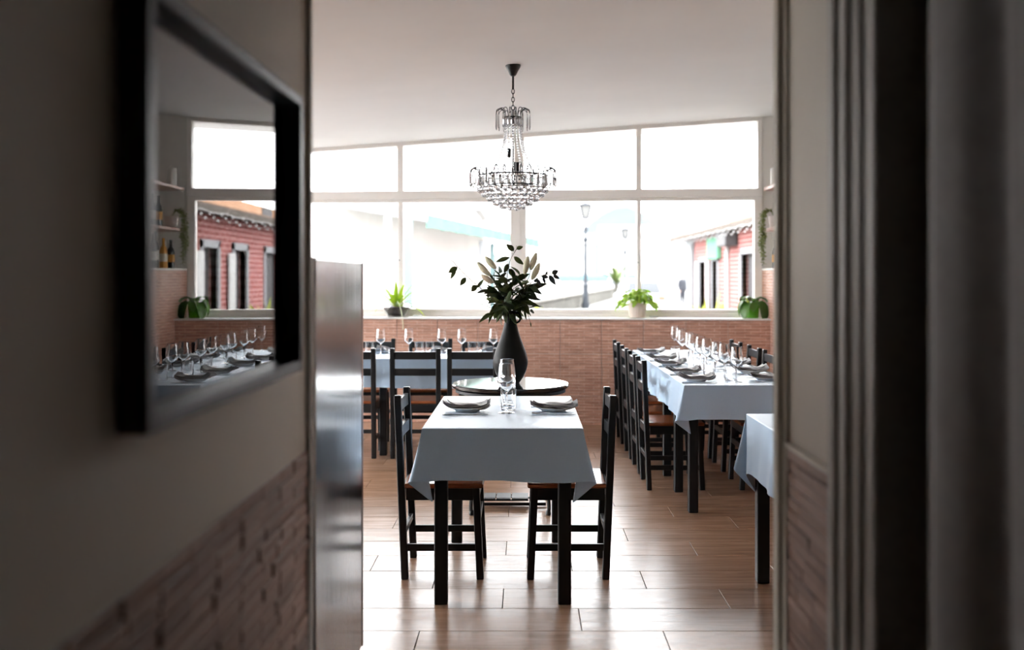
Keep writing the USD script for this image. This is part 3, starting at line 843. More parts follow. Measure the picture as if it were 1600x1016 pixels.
for a, c, w in (((846, 432), (857, 433), 7), ((858, 430), (867, 445), 8), ((864, 430), (874, 436), 6), ((862, 428), (872, 423), 8), ((848, 433), (852, 444), 4), ((838, 436), (846, 448), 6), ((852, 430), (856, 424), 4), ((834, 440), (842, 436), 6)):
    px_leaf(t, b_, a, c, w, M['leaf_blue'], -.045)
def bud(t, base, a, c, dy, m, r=.0190):
    p, q = bp(*a, dy), bp(*c, dy + R.uniform(-.02, .02))
    L = np.linalg.norm(q - p)
    prof = [(0, 0), (.35 * r, .01 * L), (.72 * r, .15 * L), (.95 * r, .38 * L), (r, .52 * L), (.85 * r, .72 * L), (.5 * r, .90 * L), (.22 * r, .985 * L), (0, L)]
    mm = lathe(prof, 18)
    vv = np.array(mm.vertices); an = np.arctan2(vv[:, 1], vv[:, 0]); vv[:, :2] *= (1 + .07 * np.cos(3 * an))[:, None]; mm.vertices = vv
    mm = xf(mm, ry=PI / 2)
    obj('bud', orient(mm, p - base, q - p), m, t, smooth=60)
t, pa, b_ = stem_thing('lily_stem', 'lily stem with three closed cream buds on the left of the vase', [bp(786, 470, .0), bp(776, 448, -.01), bp(769, 434, -.02)], .003, .0018)
for a, c, m in (((766, 431), (746, 410), 'bud'), ((775, 420), (758, 401), 'bud'), ((771, 442), (752, 430), 'bud_pink')):
    bud(t, b_, a, c, -.02, M[m])
obj('stalk', tube(spline([bp(769, 434, -.02) - b_, bp(773, 427, -.02) - b_, bp(775, 420, -.02) - b_]), .0016, 6), M['stem'], t)
obj('stalk', tube(spline([bp(776, 448, -.01) - b_, bp(775, 444, -.015) - b_, bp(771, 442, -.02) - b_]), .0016, 6), M['stem'], t)
for a, c, w in (((776, 450), (768, 420), 4), ((778, 455), (760, 446), 5), ((780, 460), (757, 462), 6), ((774, 440), (756, 418), 4), ((782, 462), (762, 474), 8)):
    px_leaf(t, b_, a, c, w, M['leaf_dark'], -.01)
t, pa, b_ = stem_thing('lily_stem', 'lily stem with three closed cream buds on the right of the vase', [bp(808, 470, .0), bp(820, 446, -.01), bp(826, 434, -.02)], .003, .0018)
for a, c, m in (((820, 429), (825, 400), 'bud'), ((829, 422), (838, 395), 'bud'), ((831, 437), (843, 411), 'bud')):
    bud(t, b_, a, c, -.02, M[m])
for a, c in (((820, 446), (820, 429)), ((826, 434), (829, 422)), ((824, 440), (831, 437))):
    obj('stalk', tube(spline([bp(*a, -.015) - b_, bp((a[0] + c[0]) / 2, (a[1] + c[1]) / 2 + 1, -.018) - b_, bp(*c, -.02) - b_]), .0016, 6), M['stem'], t)
for a, c, w in (((822, 448), (838, 466), 9), ((818, 452), (806, 430), 5), ((824, 444), (846, 460), 9), ((818, 456), (834, 450), 8), ((826, 440), (823, 470), 5), ((816, 460), (845, 470), 7)):
    px_leaf(t, b_, a, c, w, M['leaf_dark'], -.01)
# bushy foliage around the neck
BR = [('leafy branch drooping low left over the vase rim', [(783, 470), (770, 490)], -.03), ('leafy branch spreading left at mid height in the vase', [(782, 462), (763, 452)], .02),
      ('leafy branch rising up left behind the lily buds', [(788, 452), (779, 427)], .05), ('leafy branch in the middle front of the bouquet', [(796, 462), (795, 440)], -.06),
      ('leafy branch rising up right behind the bouquet', [(802, 452), (812, 430)], .05), ('leafy branch spreading right at mid height in the vase', [(812, 462), (832, 452)], .02),
      ('leafy branch drooping low right over the vase rim', [(812, 470), (828, 486)], -.03), ('leafy branch drooping to the front over the vase neck', [(790, 472), (786, 488)], -.09),
      ('leafy branch spreading back left in the bouquet', [(786, 460), (772, 445)], .09), ('leafy branch spreading back right in the bouquet', [(808, 458), (822, 446)], .09)]
for k, (lab, pts, dy) in enumerate(BR):
    mid = bp(pts[0][0], pts[0][1], dy * .6); end = bp(pts[1][0], pts[1][1], dy)
    t, pa, b_ = stem_thing('leafy_branch', lab, [mid, end], .0024, .0010)
    m = M['leaf_dark'] if k % 3 else M['leaf_olive']
    n = 15
    for i in range(n):
        f = .38 + .62 * i / (n - 1)
        q = pa[min(len(pa) - 1, int(f * (len(pa) - 1)))] + b_
        out = (end - (V0 + np.array([0, 0, .45])))
        out = out / max(np.linalg.norm(out), 1e-3)
        d = out * R.uniform(.2, .9) + np.array([R.uniform(-1, 1), R.uniform(-.8, .8), R.uniform(-.95, .55)])
        put_leaf(t, b_, q, d, R.uniform(.068, .120), R.uniform(.026, .046), m, R.uniform(-1.2, 1.2), R.uniform(.1, .45), R.uniform(.1, .35), R.uniform(.35, .5))
t, pa, b_ = stem_thing('drooping_tendril', 'thin dark tendril arching down over the right of the vase', [bp(812, 482, -.04), bp(824, 490, -.05), bp(829, 505, -.05)], .0018, .0012)
put_leaf(t, b_, bp(829, 503, -.05), (.1, 0, -1), .03, .008, M['leaf_dark'])

# ------------------------------------------------------------------ long table on the right: four square tables under one cloth
LX0, LX1, LY0, LY1 = .940, 1.615, 5.855, 8.665
make_table(LX0, LX1, LY0, 6.535, ZTAB, 'black square table at the near end of the long right row', inset=.030, group='tables of the long row')
make_table(LX0, LX1, 6.54, LY1, ZTAB, 'long black table at the window end of the long right row', inset=.030, insety=.43, group='tables of the long row')
make_cloth(LX0, LX1, LY0, LY1, ZTAB, .205, 'long pale cloth over the row of tables at the right', 8, creases=(('x', 1.28), ('y', 7.2)))
near = ['nearest', 'second', 'third', 'fourth', 'fifth', 'sixth', 'seventh', 'eighth', 'ninth', 'tenth']
for k, y in enumerate((6.70, 7.235, 7.81, 8.49)):
    dup(chair0, (.985, y, 0), 0, f'black chair on the left side of the long right table, {near[k]} from us', 'chairs along the left of the long table')
for k, y in enumerate((6.70, 7.31, 7.83, 8.51)):
    dup(chair0, (1.60, y, 0), PI, f'black chair on the right side of the long right table, {near[k]} from us', 'chairs along the right of the long table')
for k, y in enumerate((6.08, 6.56, 7.14, 7.62, 8.25)):
    setting(1.045, y, zt, 0, f'left row of the long right table, {near[k]} from us', 'the long table', k % 3)
for k, y in enumerate((6.14, 6.60, 7.12, 7.64, 8.27)):
    setting(1.495, y, zt, PI, f'right row of the long right table, {near[k]} from us', 'the long table', (k + 1) % 3)
gl = [(1.276, 6.0), (1.257, 6.28), (1.241, 6.445), (1.236, 6.77), (1.236, 7.02), (1.232, 7.31), (1.242, 7.51), (1.236, 7.82), (1.272, 8.18), (1.281, 8.52)]
for k, (x, y) in enumerate(gl):
    place('wine_glass', x, y, zt, f'wine glass in the middle row of the long right table, {near[k]} from us', 'wine glasses on the long table')
for k, (x, y) in enumerate(((1.262, 6.105), (1.168, 6.30), (1.155, 6.62), (1.31, 6.70), (1.14, 7.15), (1.33, 7.20), (1.16, 7.66), (1.33, 7.70))):
    place('tumbler', x, y, zt, f'water tumbler in the middle of the long right table, {near[k]} from us', 'tumblers on the long table')

# table cut off by the right jamb
make_table(1.03, 1.72, 3.50, 4.62, .763, 'black table partly hidden behind the right jamb', inset=.03)
make_cloth(1.03, 1.72, 3.50, 4.62, .763, .25, 'pale blue cloth on the table cut off by the right jamb', 21)

# ------------------------------------------------------------------ table at the left by the window
TX0, TX1, TY0, TY1 = -2.30, -.06, 7.74, 8.46
make_table(-1.165, TX1, TY0, TY1, ZTAB, 'black table by the window, left of the vase, under the long cloth', inset=.030)
make_table(TX0, -1.175, TY0, TY1, ZTAB, 'black table by the window behind the fridge, under the long cloth', inset=.030, insetx=.42)
make_cloth(TX0, TX1, TY0, TY1, ZTAB, .225, 'pale cloth over the table by the window at the left', 33)
for x, lab in ((-.838, 'black chair with its back to us at the middle of the left table'), (-.400, 'black chair with its back to us, just left of the vase'), (-1.335, 'black chair with its back to us, half hidden by the fridge')):
    dup(chair0, (x, 7.82, 0), PI / 2, lab, 'chairs on the near side of the left table')
for x, lab in ((-1.34, 'black chair under the window sill, behind the left table near the fridge'), (-.835, 'black chair under the window sill, behind the middle of the left table'), (-.37, 'black chair under the window sill, behind the left table by the vase')):
    dup(chair0, (x, 8.61, 0), -PI / 2, lab, 'chairs on the far side of the left table')
near2 = ['closest', 'second', 'third', 'fourth', 'fifth']
gx5 = [(-1.165, 8.05), (-.938, 8.05), (-.674, 8.08), (-.510, 8.05), (-.254, 8.05)]
for k, (x, y) in enumerate(gx5):
    place('wine_glass', x, y, zt, f'wine glass on the left table by the window, {near2[k]} from the fridge', 'wine glasses on the left table')
for k, (x, y) in enumerate(((-1.265, 8.12), (-.862, 8.14), (-.775, 8.12), (-.428, 8.14), (-.352, 8.12))):
    place('tumbler', x, y, zt, f'water tumbler on the left table by the window, {near2[k]} from the fridge', 'tumblers on the left table')
for k, x in enumerate((-1.20, -.72, -.30)):
    setting(x, 8.315, zt, -PI / 2, f'far side of left table, {near2[k]} from the fridge', 'the left table', k % 3, cutlery=False)
for k, x in enumerate((-1.22, -.69)):
    place('table_fork', x, 7.86, zt, f'steel fork near the front edge of the left table, {near2[k]} from the fridge', 'forks on the left table', PI / 2)

# ------------------------------------------------------------------ chandelier
CY = 6.6; CX = -.078; CZ = zc(CX)
k_ = 6.6 / F
def hz(py): return 1.4 + (432 - py) * k_
ch = thing('chandelier', 'black crystal chandelier in two tiers hanging over the round table', 'chandelier', (CX, CY, 0))
BM, CR = M['black_metal'], M['crystal']
obj('canopy', lathe([(0, hz(119)), (.014, hz(119)), (.022, hz(117)), (.034, hz(111)), (.047, hz(106)), (.051, CZ - .006), (.051, CZ + .002), (0, CZ + .002)], 32), BM, ch, smooth=40)
obj('hanging_rod', tube([(0, 0, hz(118)), (0, 0, hz(140))], .0075, 10), BM, ch, smooth=40)
zz = hz(139)
i = 0
while zz > hz(171):
    ang = (i % 2) * PI / 2
    L_ = .034
    pts = [(.0095 * math.sin(a) * math.cos(ang), .0095 * math.sin(a) * math.sin(ang), zz - L_ / 2 + L_ / 2 * math.cos(a)) for a in np.linspace(0, 2 * PI, 17)[:-1]]
    obj('chain_link', tube(pts, .0028, 6, closed=True), BM, ch, smooth=40)
    zz -= .027; i += 1
obj('centre_rod', join(tube([(0, 0, hz(171)), (0, 0, hz(293))], .0055, 10), lathe([(0, hz(186)), (.02, hz(185)), (.02, hz(183)), (0, hz(182))], 16)), BM, ch, smooth=40)
def ring(r, z, t=.0045): return tube([(r * math.cos(a), r * math.sin(a), z) for a in np.linspace(0, 2 * PI, 49)[:-1]], t, 8, closed=True)
def spokes(r, z, n=4): return [tube([(0, 0, z), (r * math.cos(2 * PI * j / n + .4), r * math.sin(2 * PI * j / n + .4), z)], .003, 6) for j in range(n)]
obj('upper_ring', join(ring(.058, hz(184)), *spokes(.058, hz(184))), BM, ch, smooth=40)
obj('main_ring', join(ring(.229, hz(275), .005), *spokes(.229, hz(275), 6)), BM, ch, smooth=40)
obj('lower_ring', join(ring(.172, hz(290), .0045), *spokes(.172, hz(290), 6)), BM, ch, smooth=40)
def drop_mesh(L, w):
    """Faceted crystal pendant hanging from z = 0 down to -L."""
    prof = [(0, -L), (w * .34, -L * .93), (w * .5, -L * .80), (w * .42, -L * .12), (w * .2, -L * .02), (0, 0)]
    return xf(lathe(prof, 6), rz=.2)
def tier(n, r0, r1, zring, ztop, zend, zbot, w, r_wire):
    for j in range(n):
        a = 2 * PI * (j + .5) / n
        c, s = math.cos(a), math.sin(a)
        pr = [(r0, zring), (r0 + .02 * (r1 - r0), (zring + ztop) / 2), (r0 + .25 * (r1 - r0), ztop - .002), (r0 + .62 * (r1 - r0), ztop), (r0 + .92 * (r1 - r0), ztop - .010), (r1, zend)]
        hook = obj('hook', tube(spline([(r * c, r * s, z) for r, z in pr], 3), r_wire, 6), BM, ch, smooth=60)
        obj('pendant', xf(drop_mesh(zend - zbot, w), (r1 * c, r1 * s, zend), rz=a), CR, ch)
tier(16, .058, .113, hz(184), hz(170.5), hz(178), hz(203), .014, .0026)
tier(30, .229, .283, hz(275), hz(263.5), hz(268.5), hz(293), .017, .0034)
for j in range(14):
    a = 2 * PI * j / 14
    obj('pendant', xf(drop_mesh(hz(184) - hz(197), .020), (.058 * math.cos(a), .058 * math.sin(a), hz(185))), CR, ch)
for j in range(26):
    a = 2 * PI * j / 26
    obj('pendant', xf(drop_mesh(hz(276) - hz(291), .024), (.222 * math.cos(a), .222 * math.sin(a), hz(276.5)), rz=a), CR, ch)
bead = trimesh.creation.icosphere(1, 1.0)
for j in range(14):                                 # bead strands from the crown to the main ring
    a = 2 * PI * (j + .5) / 14
    ms = []
    for q in range(20):
        t = q / 19
        r = .052 + (.150 - .052) * t ** 1.9
        z = hz(197) + (hz(274) - hz(197)) * t
        ms.append(xf(bead, (r * math.cos(a), r * math.sin(a), z), s=.0076))
    obj('bead_strand', join(*ms), CR, ch)
ballm = trimesh.creation.icosphere(2, 1.0)
for py, r, n in ((297.5, .222, 28), (304, .195, 25), (311, .160, 21), (317.5, .118, 15), (322.5, .075, 9), (325, .030, 4)):
    for j in range(n):
        a = 2 * PI * (j + .5 * (py > 304)) / n
        c, s = math.cos(a), math.sin(a)
        obj('crystal_ball', join(xf(ballm, (r * c, r * s, hz(py)), s=.0185)), CR, ch)
obj('ball_wires', join(*[tube(spline([(.172 * math.cos(a), .172 * math.sin(a), hz(290)), (.16 * math.cos(a), .16 * math.sin(a), hz(308)), (.02 * math.cos(a), .02 * math.sin(a), hz(322))]), .0012, 5) for a in np.linspace(0, 2 * PI, 13)[:-1]]), BM, ch)
for (px_, py0, py1, dy) in ((795, 233, 262, -.03), (805, 253, 274, .02), (808, 255, 274, -.05)):
    x = (px_ - 801) * k_
    obj('lamp_socket', join(lathe([(0, hz(py0 + 14)), (.0125, hz(py0 + 14)), (.0125, hz(py0)), (.009, hz(py0) + .001), (0, hz(py0))], 14, (x, dy, 0)), tube([(x, dy, hz(py0 + 13)), (x, dy, hz(275))], .004, 6), tube([(0, 0, hz(275)), (x, dy, hz(275))], .004, 6)), BM, ch, smooth=40)

# ------------------------------------------------------------------ plants and small things on the sill
def sill_at(px, off=-.17):
    k = (px - 820) / F
    x = k * (yw(0) + off) / (1 + .09 * k)
    return x, yw(x) + off
ZS = 1.006
# spider plant in a glass bowl
x, y = sill_at(619.5)
sp = thing('spider_plant', 'spider plant with arching lime leaves in a round glass bowl on the sill', 'potted plant', (x, y, ZS))
bo = [(0, 0), (.072, 0), (.085, .006), (.118, .048), (.138, .085), (.136, .108), (.118, .134), (.116, .135), (.113, .132), (.131, .107), (.133, .086), (.113, .050), (.08, .011), (0, .006)]
obj('glass_bowl', lathe(bo, 40), M['glass'], sp, smooth=40)
obj('soil', lathe([(0, .009), (.076, .013), (.109, .052), (.127, .082), (.124, .088), (.05, .098), (0, .10)], 32), M['soil'], sp, smooth=50)
Q = random.Random(5)
def blade(p, d, L, W, droop, m, parent, side=None):
    """A strap leaf that leaves p along d and droops."""
    d = np.array(d, float); d /= np.linalg.norm(d)
    n = 9; pts = []; q = np.array(p, float); v = d.copy()
    for i in range(n + 1):
        pts.append(q.copy()); q = q + v * L / n; v = v + np.array([0, 0, -droop / n * (1 + 1.5 * i / n)]); v /= np.linalg.norm(v)
    pts = np.array(pts); T = np.gradient(pts, axis=0); T /= np.linalg.norm(T, axis=1, keepdims=True)
    h = np.cross(T, [0, 0, 1.]); h /= np.maximum(np.linalg.norm(h, axis=1, keepdims=True), 1e-3)
    if side is not None: h = np.tile(np.array(side, float), (n + 1, 1))
    w = W / 2 * np.array([.55 + 1.2 * t * (1 - t) * 1.6 if t < .6 else max(.04, 1.05 * (1 - ((t - .6) / .4) ** 1.6)) for t in np.linspace(0, 1, n + 1)])
    up = np.cross(h, T)
    G = np.stack([pts + h * (w * s)[:, None] + up * (abs(s) * w * .3)[:, None] for s in (-1, 0, 1)])
    obj('leaf', slab(G, .0006), m, parent, smooth=60)
for az, el, L, W, dr in ((100, 75, .26, .026, .5), (170, 55, .20, .03, .7), (150, 65, .22, .028, .6), (60, 70, .24, .03, .4), (35, 50, .28, .032, .6), (15, 35, .27, .026, .8), (345, 25, .26, .026, .9), (200, 30, .22, .022, 1.5),
                         (190, 45, .19, .028, .8), (120, 60, .16, .03, .5), (250, 50, .20, .028, 1.0), (300, 55, .22, .028, .9), (80, 55, .2, .028, .7), (330, 12, .34, .024, .9), (20, 62, .32, .022, .5), (270, 70, .2, .03, .5)):
    a, e = math.radians(az), math.radians(el)
    blade((.02 * math.cos(a), .02 * math.sin(a), .095), (math.cos(a) * math.cos(e), math.sin(a) * math.cos(e), math.sin(e)), L * 1.08, W * 1.35, dr, M['leaf_lime'], sp)
obj('runner', tube(spline([(.01, -.02, .11), (.02, -.10, .150), (.045, -.165, .13), (.075, -.205, .05), (.09, -.222, -.05), (.093, -.225, -.115)]), .0045, 6), M['pale_runner'], sp, smooth=60, label='pale runner hanging over the sill edge')
# pothos in a ribbed pot
x, y = sill_at(995.5)
po = thing('leafy_pot_plant', 'bright green leafy plant in a ribbed pale pink pot on the sill', 'potted plant', (x, y, ZS))
pm = lathe([(0, 0), (.066, 0), (.074, .006), (.089, .10), (.091, .135), (.089, .14), (.083, .138), (.08, .115), (0, .112)], 72)
vv = np.array(pm.vertices); an = np.arctan2(vv[:, 1], vv[:, 0]); rr = np.hypot(vv[:, 0], vv[:, 1]); k2 = 1 + .022 * np.cos(24 * an) * (rr > .06) * (vv[:, 2] < .125); vv[:, 0] *= k2; vv[:, 1] *= k2; pm.vertices = vv
obj('pot', pm, M['white_pot'], po, smooth=50)
for k in range(120):
    a = Q.uniform(0, 2 * PI); e = Q.uniform(-.1, 1.3)
    r = Q.uniform(.03, .165) * (1.12 if abs(math.cos(a)) > .6 else .85)
    p = np.array([r * math.cos(a), min(r * math.sin(a), .10), .135 + .145 * (1 - (r / .19) ** 2) * Q.uniform(.25, 1.0) - .03 * (r > .13)])
    d = (math.cos(a), math.sin(a) * .8, Q.uniform(-.9, .35))
    obj('leaf', orient(leaf(Q.uniform(.055, .09), Q.uniform(.040, .060), .35, .25, peak=.34), p, d, Q.uniform(-.6, .6)), M['leaf_bright'], po, smooth=60)
for k in range(14):
    a = 2 * PI * k / 14 + .3
    r = Q.uniform(.06, .13)
    obj('stem', tube(spline([(.02 * math.cos(a), .02 * math.sin(a), .11), (.5 * r * math.cos(a), .5 * r * math.sin(a), .19), (r * math.cos(a), r * math.sin(a), .20)]), .002, 5), M['leaf_bright'], po)
# orchid leaves in a green glass pot
x, y = sill_at(1175.5, -.20)
oc = thing('orchid_plant', 'dark broad-leaved plant in a bright green glass pot on the sill', 'potted plant', (x, y, ZS))
obj('pot', lathe([(0, 0), (.052, 0), (.057, .005), (.066, .115), (.067, .12), (.063, .12), (.053, .012), (0, .009)], 36), M['green_glass'], oc, smooth=40)
obj('soil', lathe([(0, .012), (.050, .014), (.060, .10), (.03, .112), (0, .114)], 24), M['leaf_lime'], oc, smooth=50)
for az, el, L, W, dr in ((188, 66, .25, .085, 5.0), (350, 70, .30, .115, 4.6), (222, 50, .25, .10, 5.5), (305, 45, .29, .12, 5.0), (60, 70, .18, .08, 2.5), (130, 74, .20, .08, 2.8), (262, 66, .17, .09, 4.5)):
    a, e = math.radians(az), math.radians(el)
    blade((.015 * math.cos(a), .015 * math.sin(a), .12), (math.cos(a) * math.cos(e), math.sin(a) * math.cos(e), math.sin(e)), L, W, dr, M['leaf_orchid'], oc)
# small dishes
for px_, lab in ((652.5, 'small white dish on the sill beside the spider plant'), (1022, 'small white dish on the sill beside the ribbed pot')):
    x, y = sill_at(px_, -.16)
    d_ = thing('small_dish', lab, 'dish', (x, y, ZS)); obj('dish', lathe([(0, 0), (.034, 0), (.046, .016), (.044, .017), (.033, .004), (0, .004)], 28), M['china'], d_, smooth=40)

# ------------------------------------------------------------------ shelves at the right wall
sh_y0 = 8.3
shelf = []
for z, lab in ((2.245, 'upper pinkish wooden shelf in the wall niche'), (1.855, 'lower pinkish wooden shelf in the wall niche')):
    s = thing('wall_shelf', lab, 'shelf', (XR, 0, z), group=None)
    obj('board', box(0.0, .30, sh_y0, 9.50, -.03, 0, .003), M['shelf_wood'], s)
cn = thing('white_canister', 'white canister on the upper niche shelf', 'canister', (XR + .075, 9.36, 2.245))
obj('jar', lathe([(0, 0), (.04, 0), (.044, .004), (.044, .165), (.04, .172), (.022, .176), (0, .177)], 28), M['candle'], cn, smooth=40)
obj('lid_knob', lathe([(0, .177), (.012, .178), (.016, .186), (.010, .196), (0, .198)], 16), M['candle'], cn, smooth=40)
def bottle(x, y, z, h, r, lab, body, label_m, gp):
    b = thing('bottle', lab, 'bottle', (x, y, z), group=gp)
    obj('body', lathe([(0, 0), (r * .9, 0), (r, .006), (r, h * .58), (r * .8, h * .66), (r * .38, h * .75), (r * .34, h * .95), (r * .42, h * .955), (r * .42, h * .985), (0, h)], 24), body, b, smooth=40)
    obj('label', lathe([(r + .0006, h * .22), (r + .0012, h * .221), (r + .0012, h * .48), (r + .0006, h * .481)], 24), label_m, b, smooth=40)
bottle(XR + .085, 9.37, 1.475, .27, .036, 'dark bottle with an amber label on the niche ledge beside the window', M['bottle_dark'], M['bottle_amber'], 'bottles in the niche')
bl = ['second from the window', 'third from the window', 'fourth from the window', 'fifth from the window', 'sixth from the window', 'seventh from the window']
for k, y in enumerate((9.22, 9.08, 8.95, 8.80, 8.62, 8.46)):
    bottle(XR + .10 + .03 * (k % 2), y, 1.475, .28 + .03 * ((k * 5) % 3), .036, f'bottle on the niche ledge, {bl[k]}', M['bottle_dark'] if k % 3 else M['bottle_amber'], M['bottle_label'], 'bottles in the niche')
for k, y in enumerate((9.15, 8.98, 8.80, 8.62, 8.45)):
    bottle(XR + .12, y, 1.855, .29, .035, f'bottle on the lower niche shelf, {near[k]} from the trailing plant', M['bottle_dark'], M['bottle_label'] if k % 2 else M['bottle_amber'], 'bottles on the lower shelf')
# trailing plant
tp = thing('trailing_plant', 'grey-green trailing plant hanging down from the niche shelf beside the window', 'potted plant', (XR + .075, 9.36, 1.855))
obj('pot', lathe([(0, 0), (.05, 0), (.065, .11), (.062, .112), (.05, .09), (0, .088)], 28), M['white_pot'], tp, smooth=40)
Q = random.Random(15)
for k in range(6):
    ox, oy = Q.uniform(-.03, .03), Q.uniform(-.03, .03)
    L = (.44, .30, .40, .24, .34, .2)[k]
    ex = -.115 - .03 * Q.random()
    path = spline([(ox * .5, oy * .5, .09), (-.05, oy, .17), (ex + .01, oy - .02, .12), (ex, oy - .02, -.02), (ex - .01 + .02 * Q.random(), oy * 2 - .01, .05 - L * .6), (ex + .015 * Q.uniform(-1, 1), oy * 2, .10 - L)], 7)
    obj('stem', tube(path, .0016, 5), M['leaf_trail'], tp)
    for i in range(8, len(path), 1):
        for sgn in (-1, 1):
            d = (sgn * Q.uniform(.4, 1), Q.uniform(-.6, .6), Q.uniform(-.7, .5))
            obj('leaf', orient(leaf(Q.uniform(.022, .036), Q.uniform(.010, .015), .2, .2, nseg=4), path[i], d, Q.uniform(-1.3, 1.3)), M['leaf_trail'], tp, smooth=60)
# glazed cabinet on the right wall, seen only in the picture glass
cb = thing('wall_cabinet', 'pale glazed wall cabinet above the tiled ledge, seen mirrored in the picture glass', 'cabinet', (XR + .02, 7.6, 1.75))
obj('body', join(box(.02, .28, -.55, .55, 0, .02), box(.02, .28, -.55, .55, .78, .80), box(.02, .28, -.55, -.53, 0, .8), box(.02, .28, .53, .55, 0, .8), box(.26, .28, -.55, .55, 0, .8)), M['oak'], cb)
for s in (-1, 1):
    y0, y1 = (-.545, -.005) if s < 0 else (.005, .545)
    obj('door', join(box(0, .02, y0, y0 + .05, .01, .79, .002), box(0, .02, y1 - .05, y1, .01, .79, .002), box(0, .02, y0, y1, .01, .06, .002), box(0, .02, y0, y1, .74, .79, .002), box(0.002, .018, y0, y1, .39, .41, .002), box(.002, .018, (y0 + y1) / 2 - .01, (y0 + y1) / 2 + .01, .01, .79, .002)), M['oak'], cb)
    obj('door_glass', box(.008, .011, y0 + .04, y1 - .04, .05, .75), M['pane'], cb)

# ------------------------------------------------------------------ outside
GZ = -.2
def mottled(name, a, b, rough=.6, scale=6.0, stretch=(1, 1, 1), bump=0.0, spec=.05, detail=4, dist=.01, _m=mottled, **kw):
    return _m(name, a, b, rough, scale, stretch, bump, spec, detail, dist, **kw)
M['pavement'] = mottled('pale_pavement', (.17, .17, .17), (.21, .21, .205), .8, .6, bump=.05)
M['shop_white'] = mottled('bright_shop_render', (.72, .68, .65), (.80, .76, .73), .8, .8)
M['house_white'] = mottled('white_render', (.34, .33, .32), (.38, .37, .36), .8, .8)
M['brick'] = mat('painted_brick', {'g': ('geometry', {}), 's': ('separate_xyz', {}), 'c': ('combine_xyz', {}), 'k': ('brick_texture', {'scale': 1.0, 'brick_width': .5, 'row_height': .16, 'mortar_size': .02,
                 'color1': (.20, .062, .055), 'color2': (.16, .05, .046), 'mortar': (.34, .20, .19)}), 'p': ('principled_bsdf', {'roughness': .8, 'specular_ior_level': .05})},
                 [('g.position', 's.vector'), ('s.y', 'c.x'), ('s.z', 'c.y'), ('c.vector', 'k.vector'), ('k.color', 'p.base_color')])
M['stucco_orange'] = mottled('orange_stucco', (.34, .20, .125), (.38, .23, .15), .8, 1.5)
M['eave'] = mottled('grey_eave_board', (.06, .052, .045), (.09, .075, .065), .8, 3.0)
M['roof_tile'] = mottled('clay_roof', (.15, .095, .065), (.19, .13, .095), .8, 4.0)
M['door_dark'] = plain('dark_door', (.025, .022, .024), .6)
M['grey_frame'] = plain('grey_frame', (.17, .17, .18), .6)
M['shutter'] = plain('white_shutter', (.33, .325, .32), .6, spec=.1)
M['awning'] = mottled('green_awning', (.060, .106, .089), (.070, .120, .101), .8, 2.0)
M['sign_green'] = plain('green_sign', (.09, .22, .14), .7, spec=.05)
M['post_teal'] = plain('teal_post', (.10, .15, .155), .6, spec=.1)
M['post_grey'] = plain('grey_post', (.17, .175, .18), .6, spec=.1)
M['lamp_grey'] = plain('lamp_iron', (.032, .036, .042), .6, spec=.05)
M['lamp_glass'] = plain('lamp_glass', (.12, .12, .117), .6, spec=.05)
M['stone'] = mottled('rough_stone', (.06, .058, .052), (.095, .09, .08), .9, 3.0, bump=.4)
M['car_white'] = plain('white_car_paint', (.30, .31, .315), .35, spec=.2)
M['car_glass'] = plain('car_glass', (.05, .055, .06), .3, spec=.2)
M['pale_pane'] = plain('pale_house_pane', (.22, .225, .23), .5, spec=.1)
M['tyre'] = plain('tyre', (.05, .05, .05), .8)
M['hill'] = mottled('hazy_hillside', (.036, .044, .049), (.043, .051, .055), .9, .03)
M['teal_roof'] = plain('teal_roof', (.09, .14, .155), .7, spec=.05)
M['palm'] = leaf_mat('palm_frond', (.08, .12, .035), (.13, .17, .055), .4)
M['grassy'] = leaf_mat('yellow_green_blade', (.30, .36, .04), (.42, .44, .06), .4)
M['jacket'] = plain('grey_jacket', (.045, .048, .056), .9, spec=.05)
M['trousers'] = plain('dark_trousers', (.04, .042, .05), .9, spec=.05)
M['skin'] = plain('skin', (.42, .27, .20), .6)
M['hair'] = plain('dark_hair', (.04, .03, .025), .6)

# ground as a ring of quads around the house
obj('ground', box(-160, 200, 10.4, 420, GZ - .3, GZ), M['pavement'], kind='structure', label='pale pavement outside the window')
obj('ground', box(-160, -4.45, -40, 10.4, GZ - .3, GZ), M['pavement'], kind='structure')
# hills
nx = 120
xs_ = np.linspace(-420, 520, nx)
hts = np.array([10 + 20 * meshkit.fbm(np.array([[x / 70.0, 1.7, 0]]), 4, 3)[0] + 34 * math.exp(-((x - 62) / 34.0) ** 2) for x in xs_])
Pg = np.zeros((14, nx, 3))
for i in range(14):
    t = i / 13
    Pg[i, :, 0] = xs_; Pg[i, :, 1] = 421 + 260 * t
    Pg[i, :, 2] = GZ - 1 + hts * math.sin(min(t * 1.0, 1) * PI * .5) * (1 + .12 * np.sin(xs_ / 23.0 + 3 * t)) * (.25 + .75 * t)
obj('hills', grid_mesh(Pg), M['hill'], smooth=True, kind='structure', label='hazy blue-grey hills beyond the street')

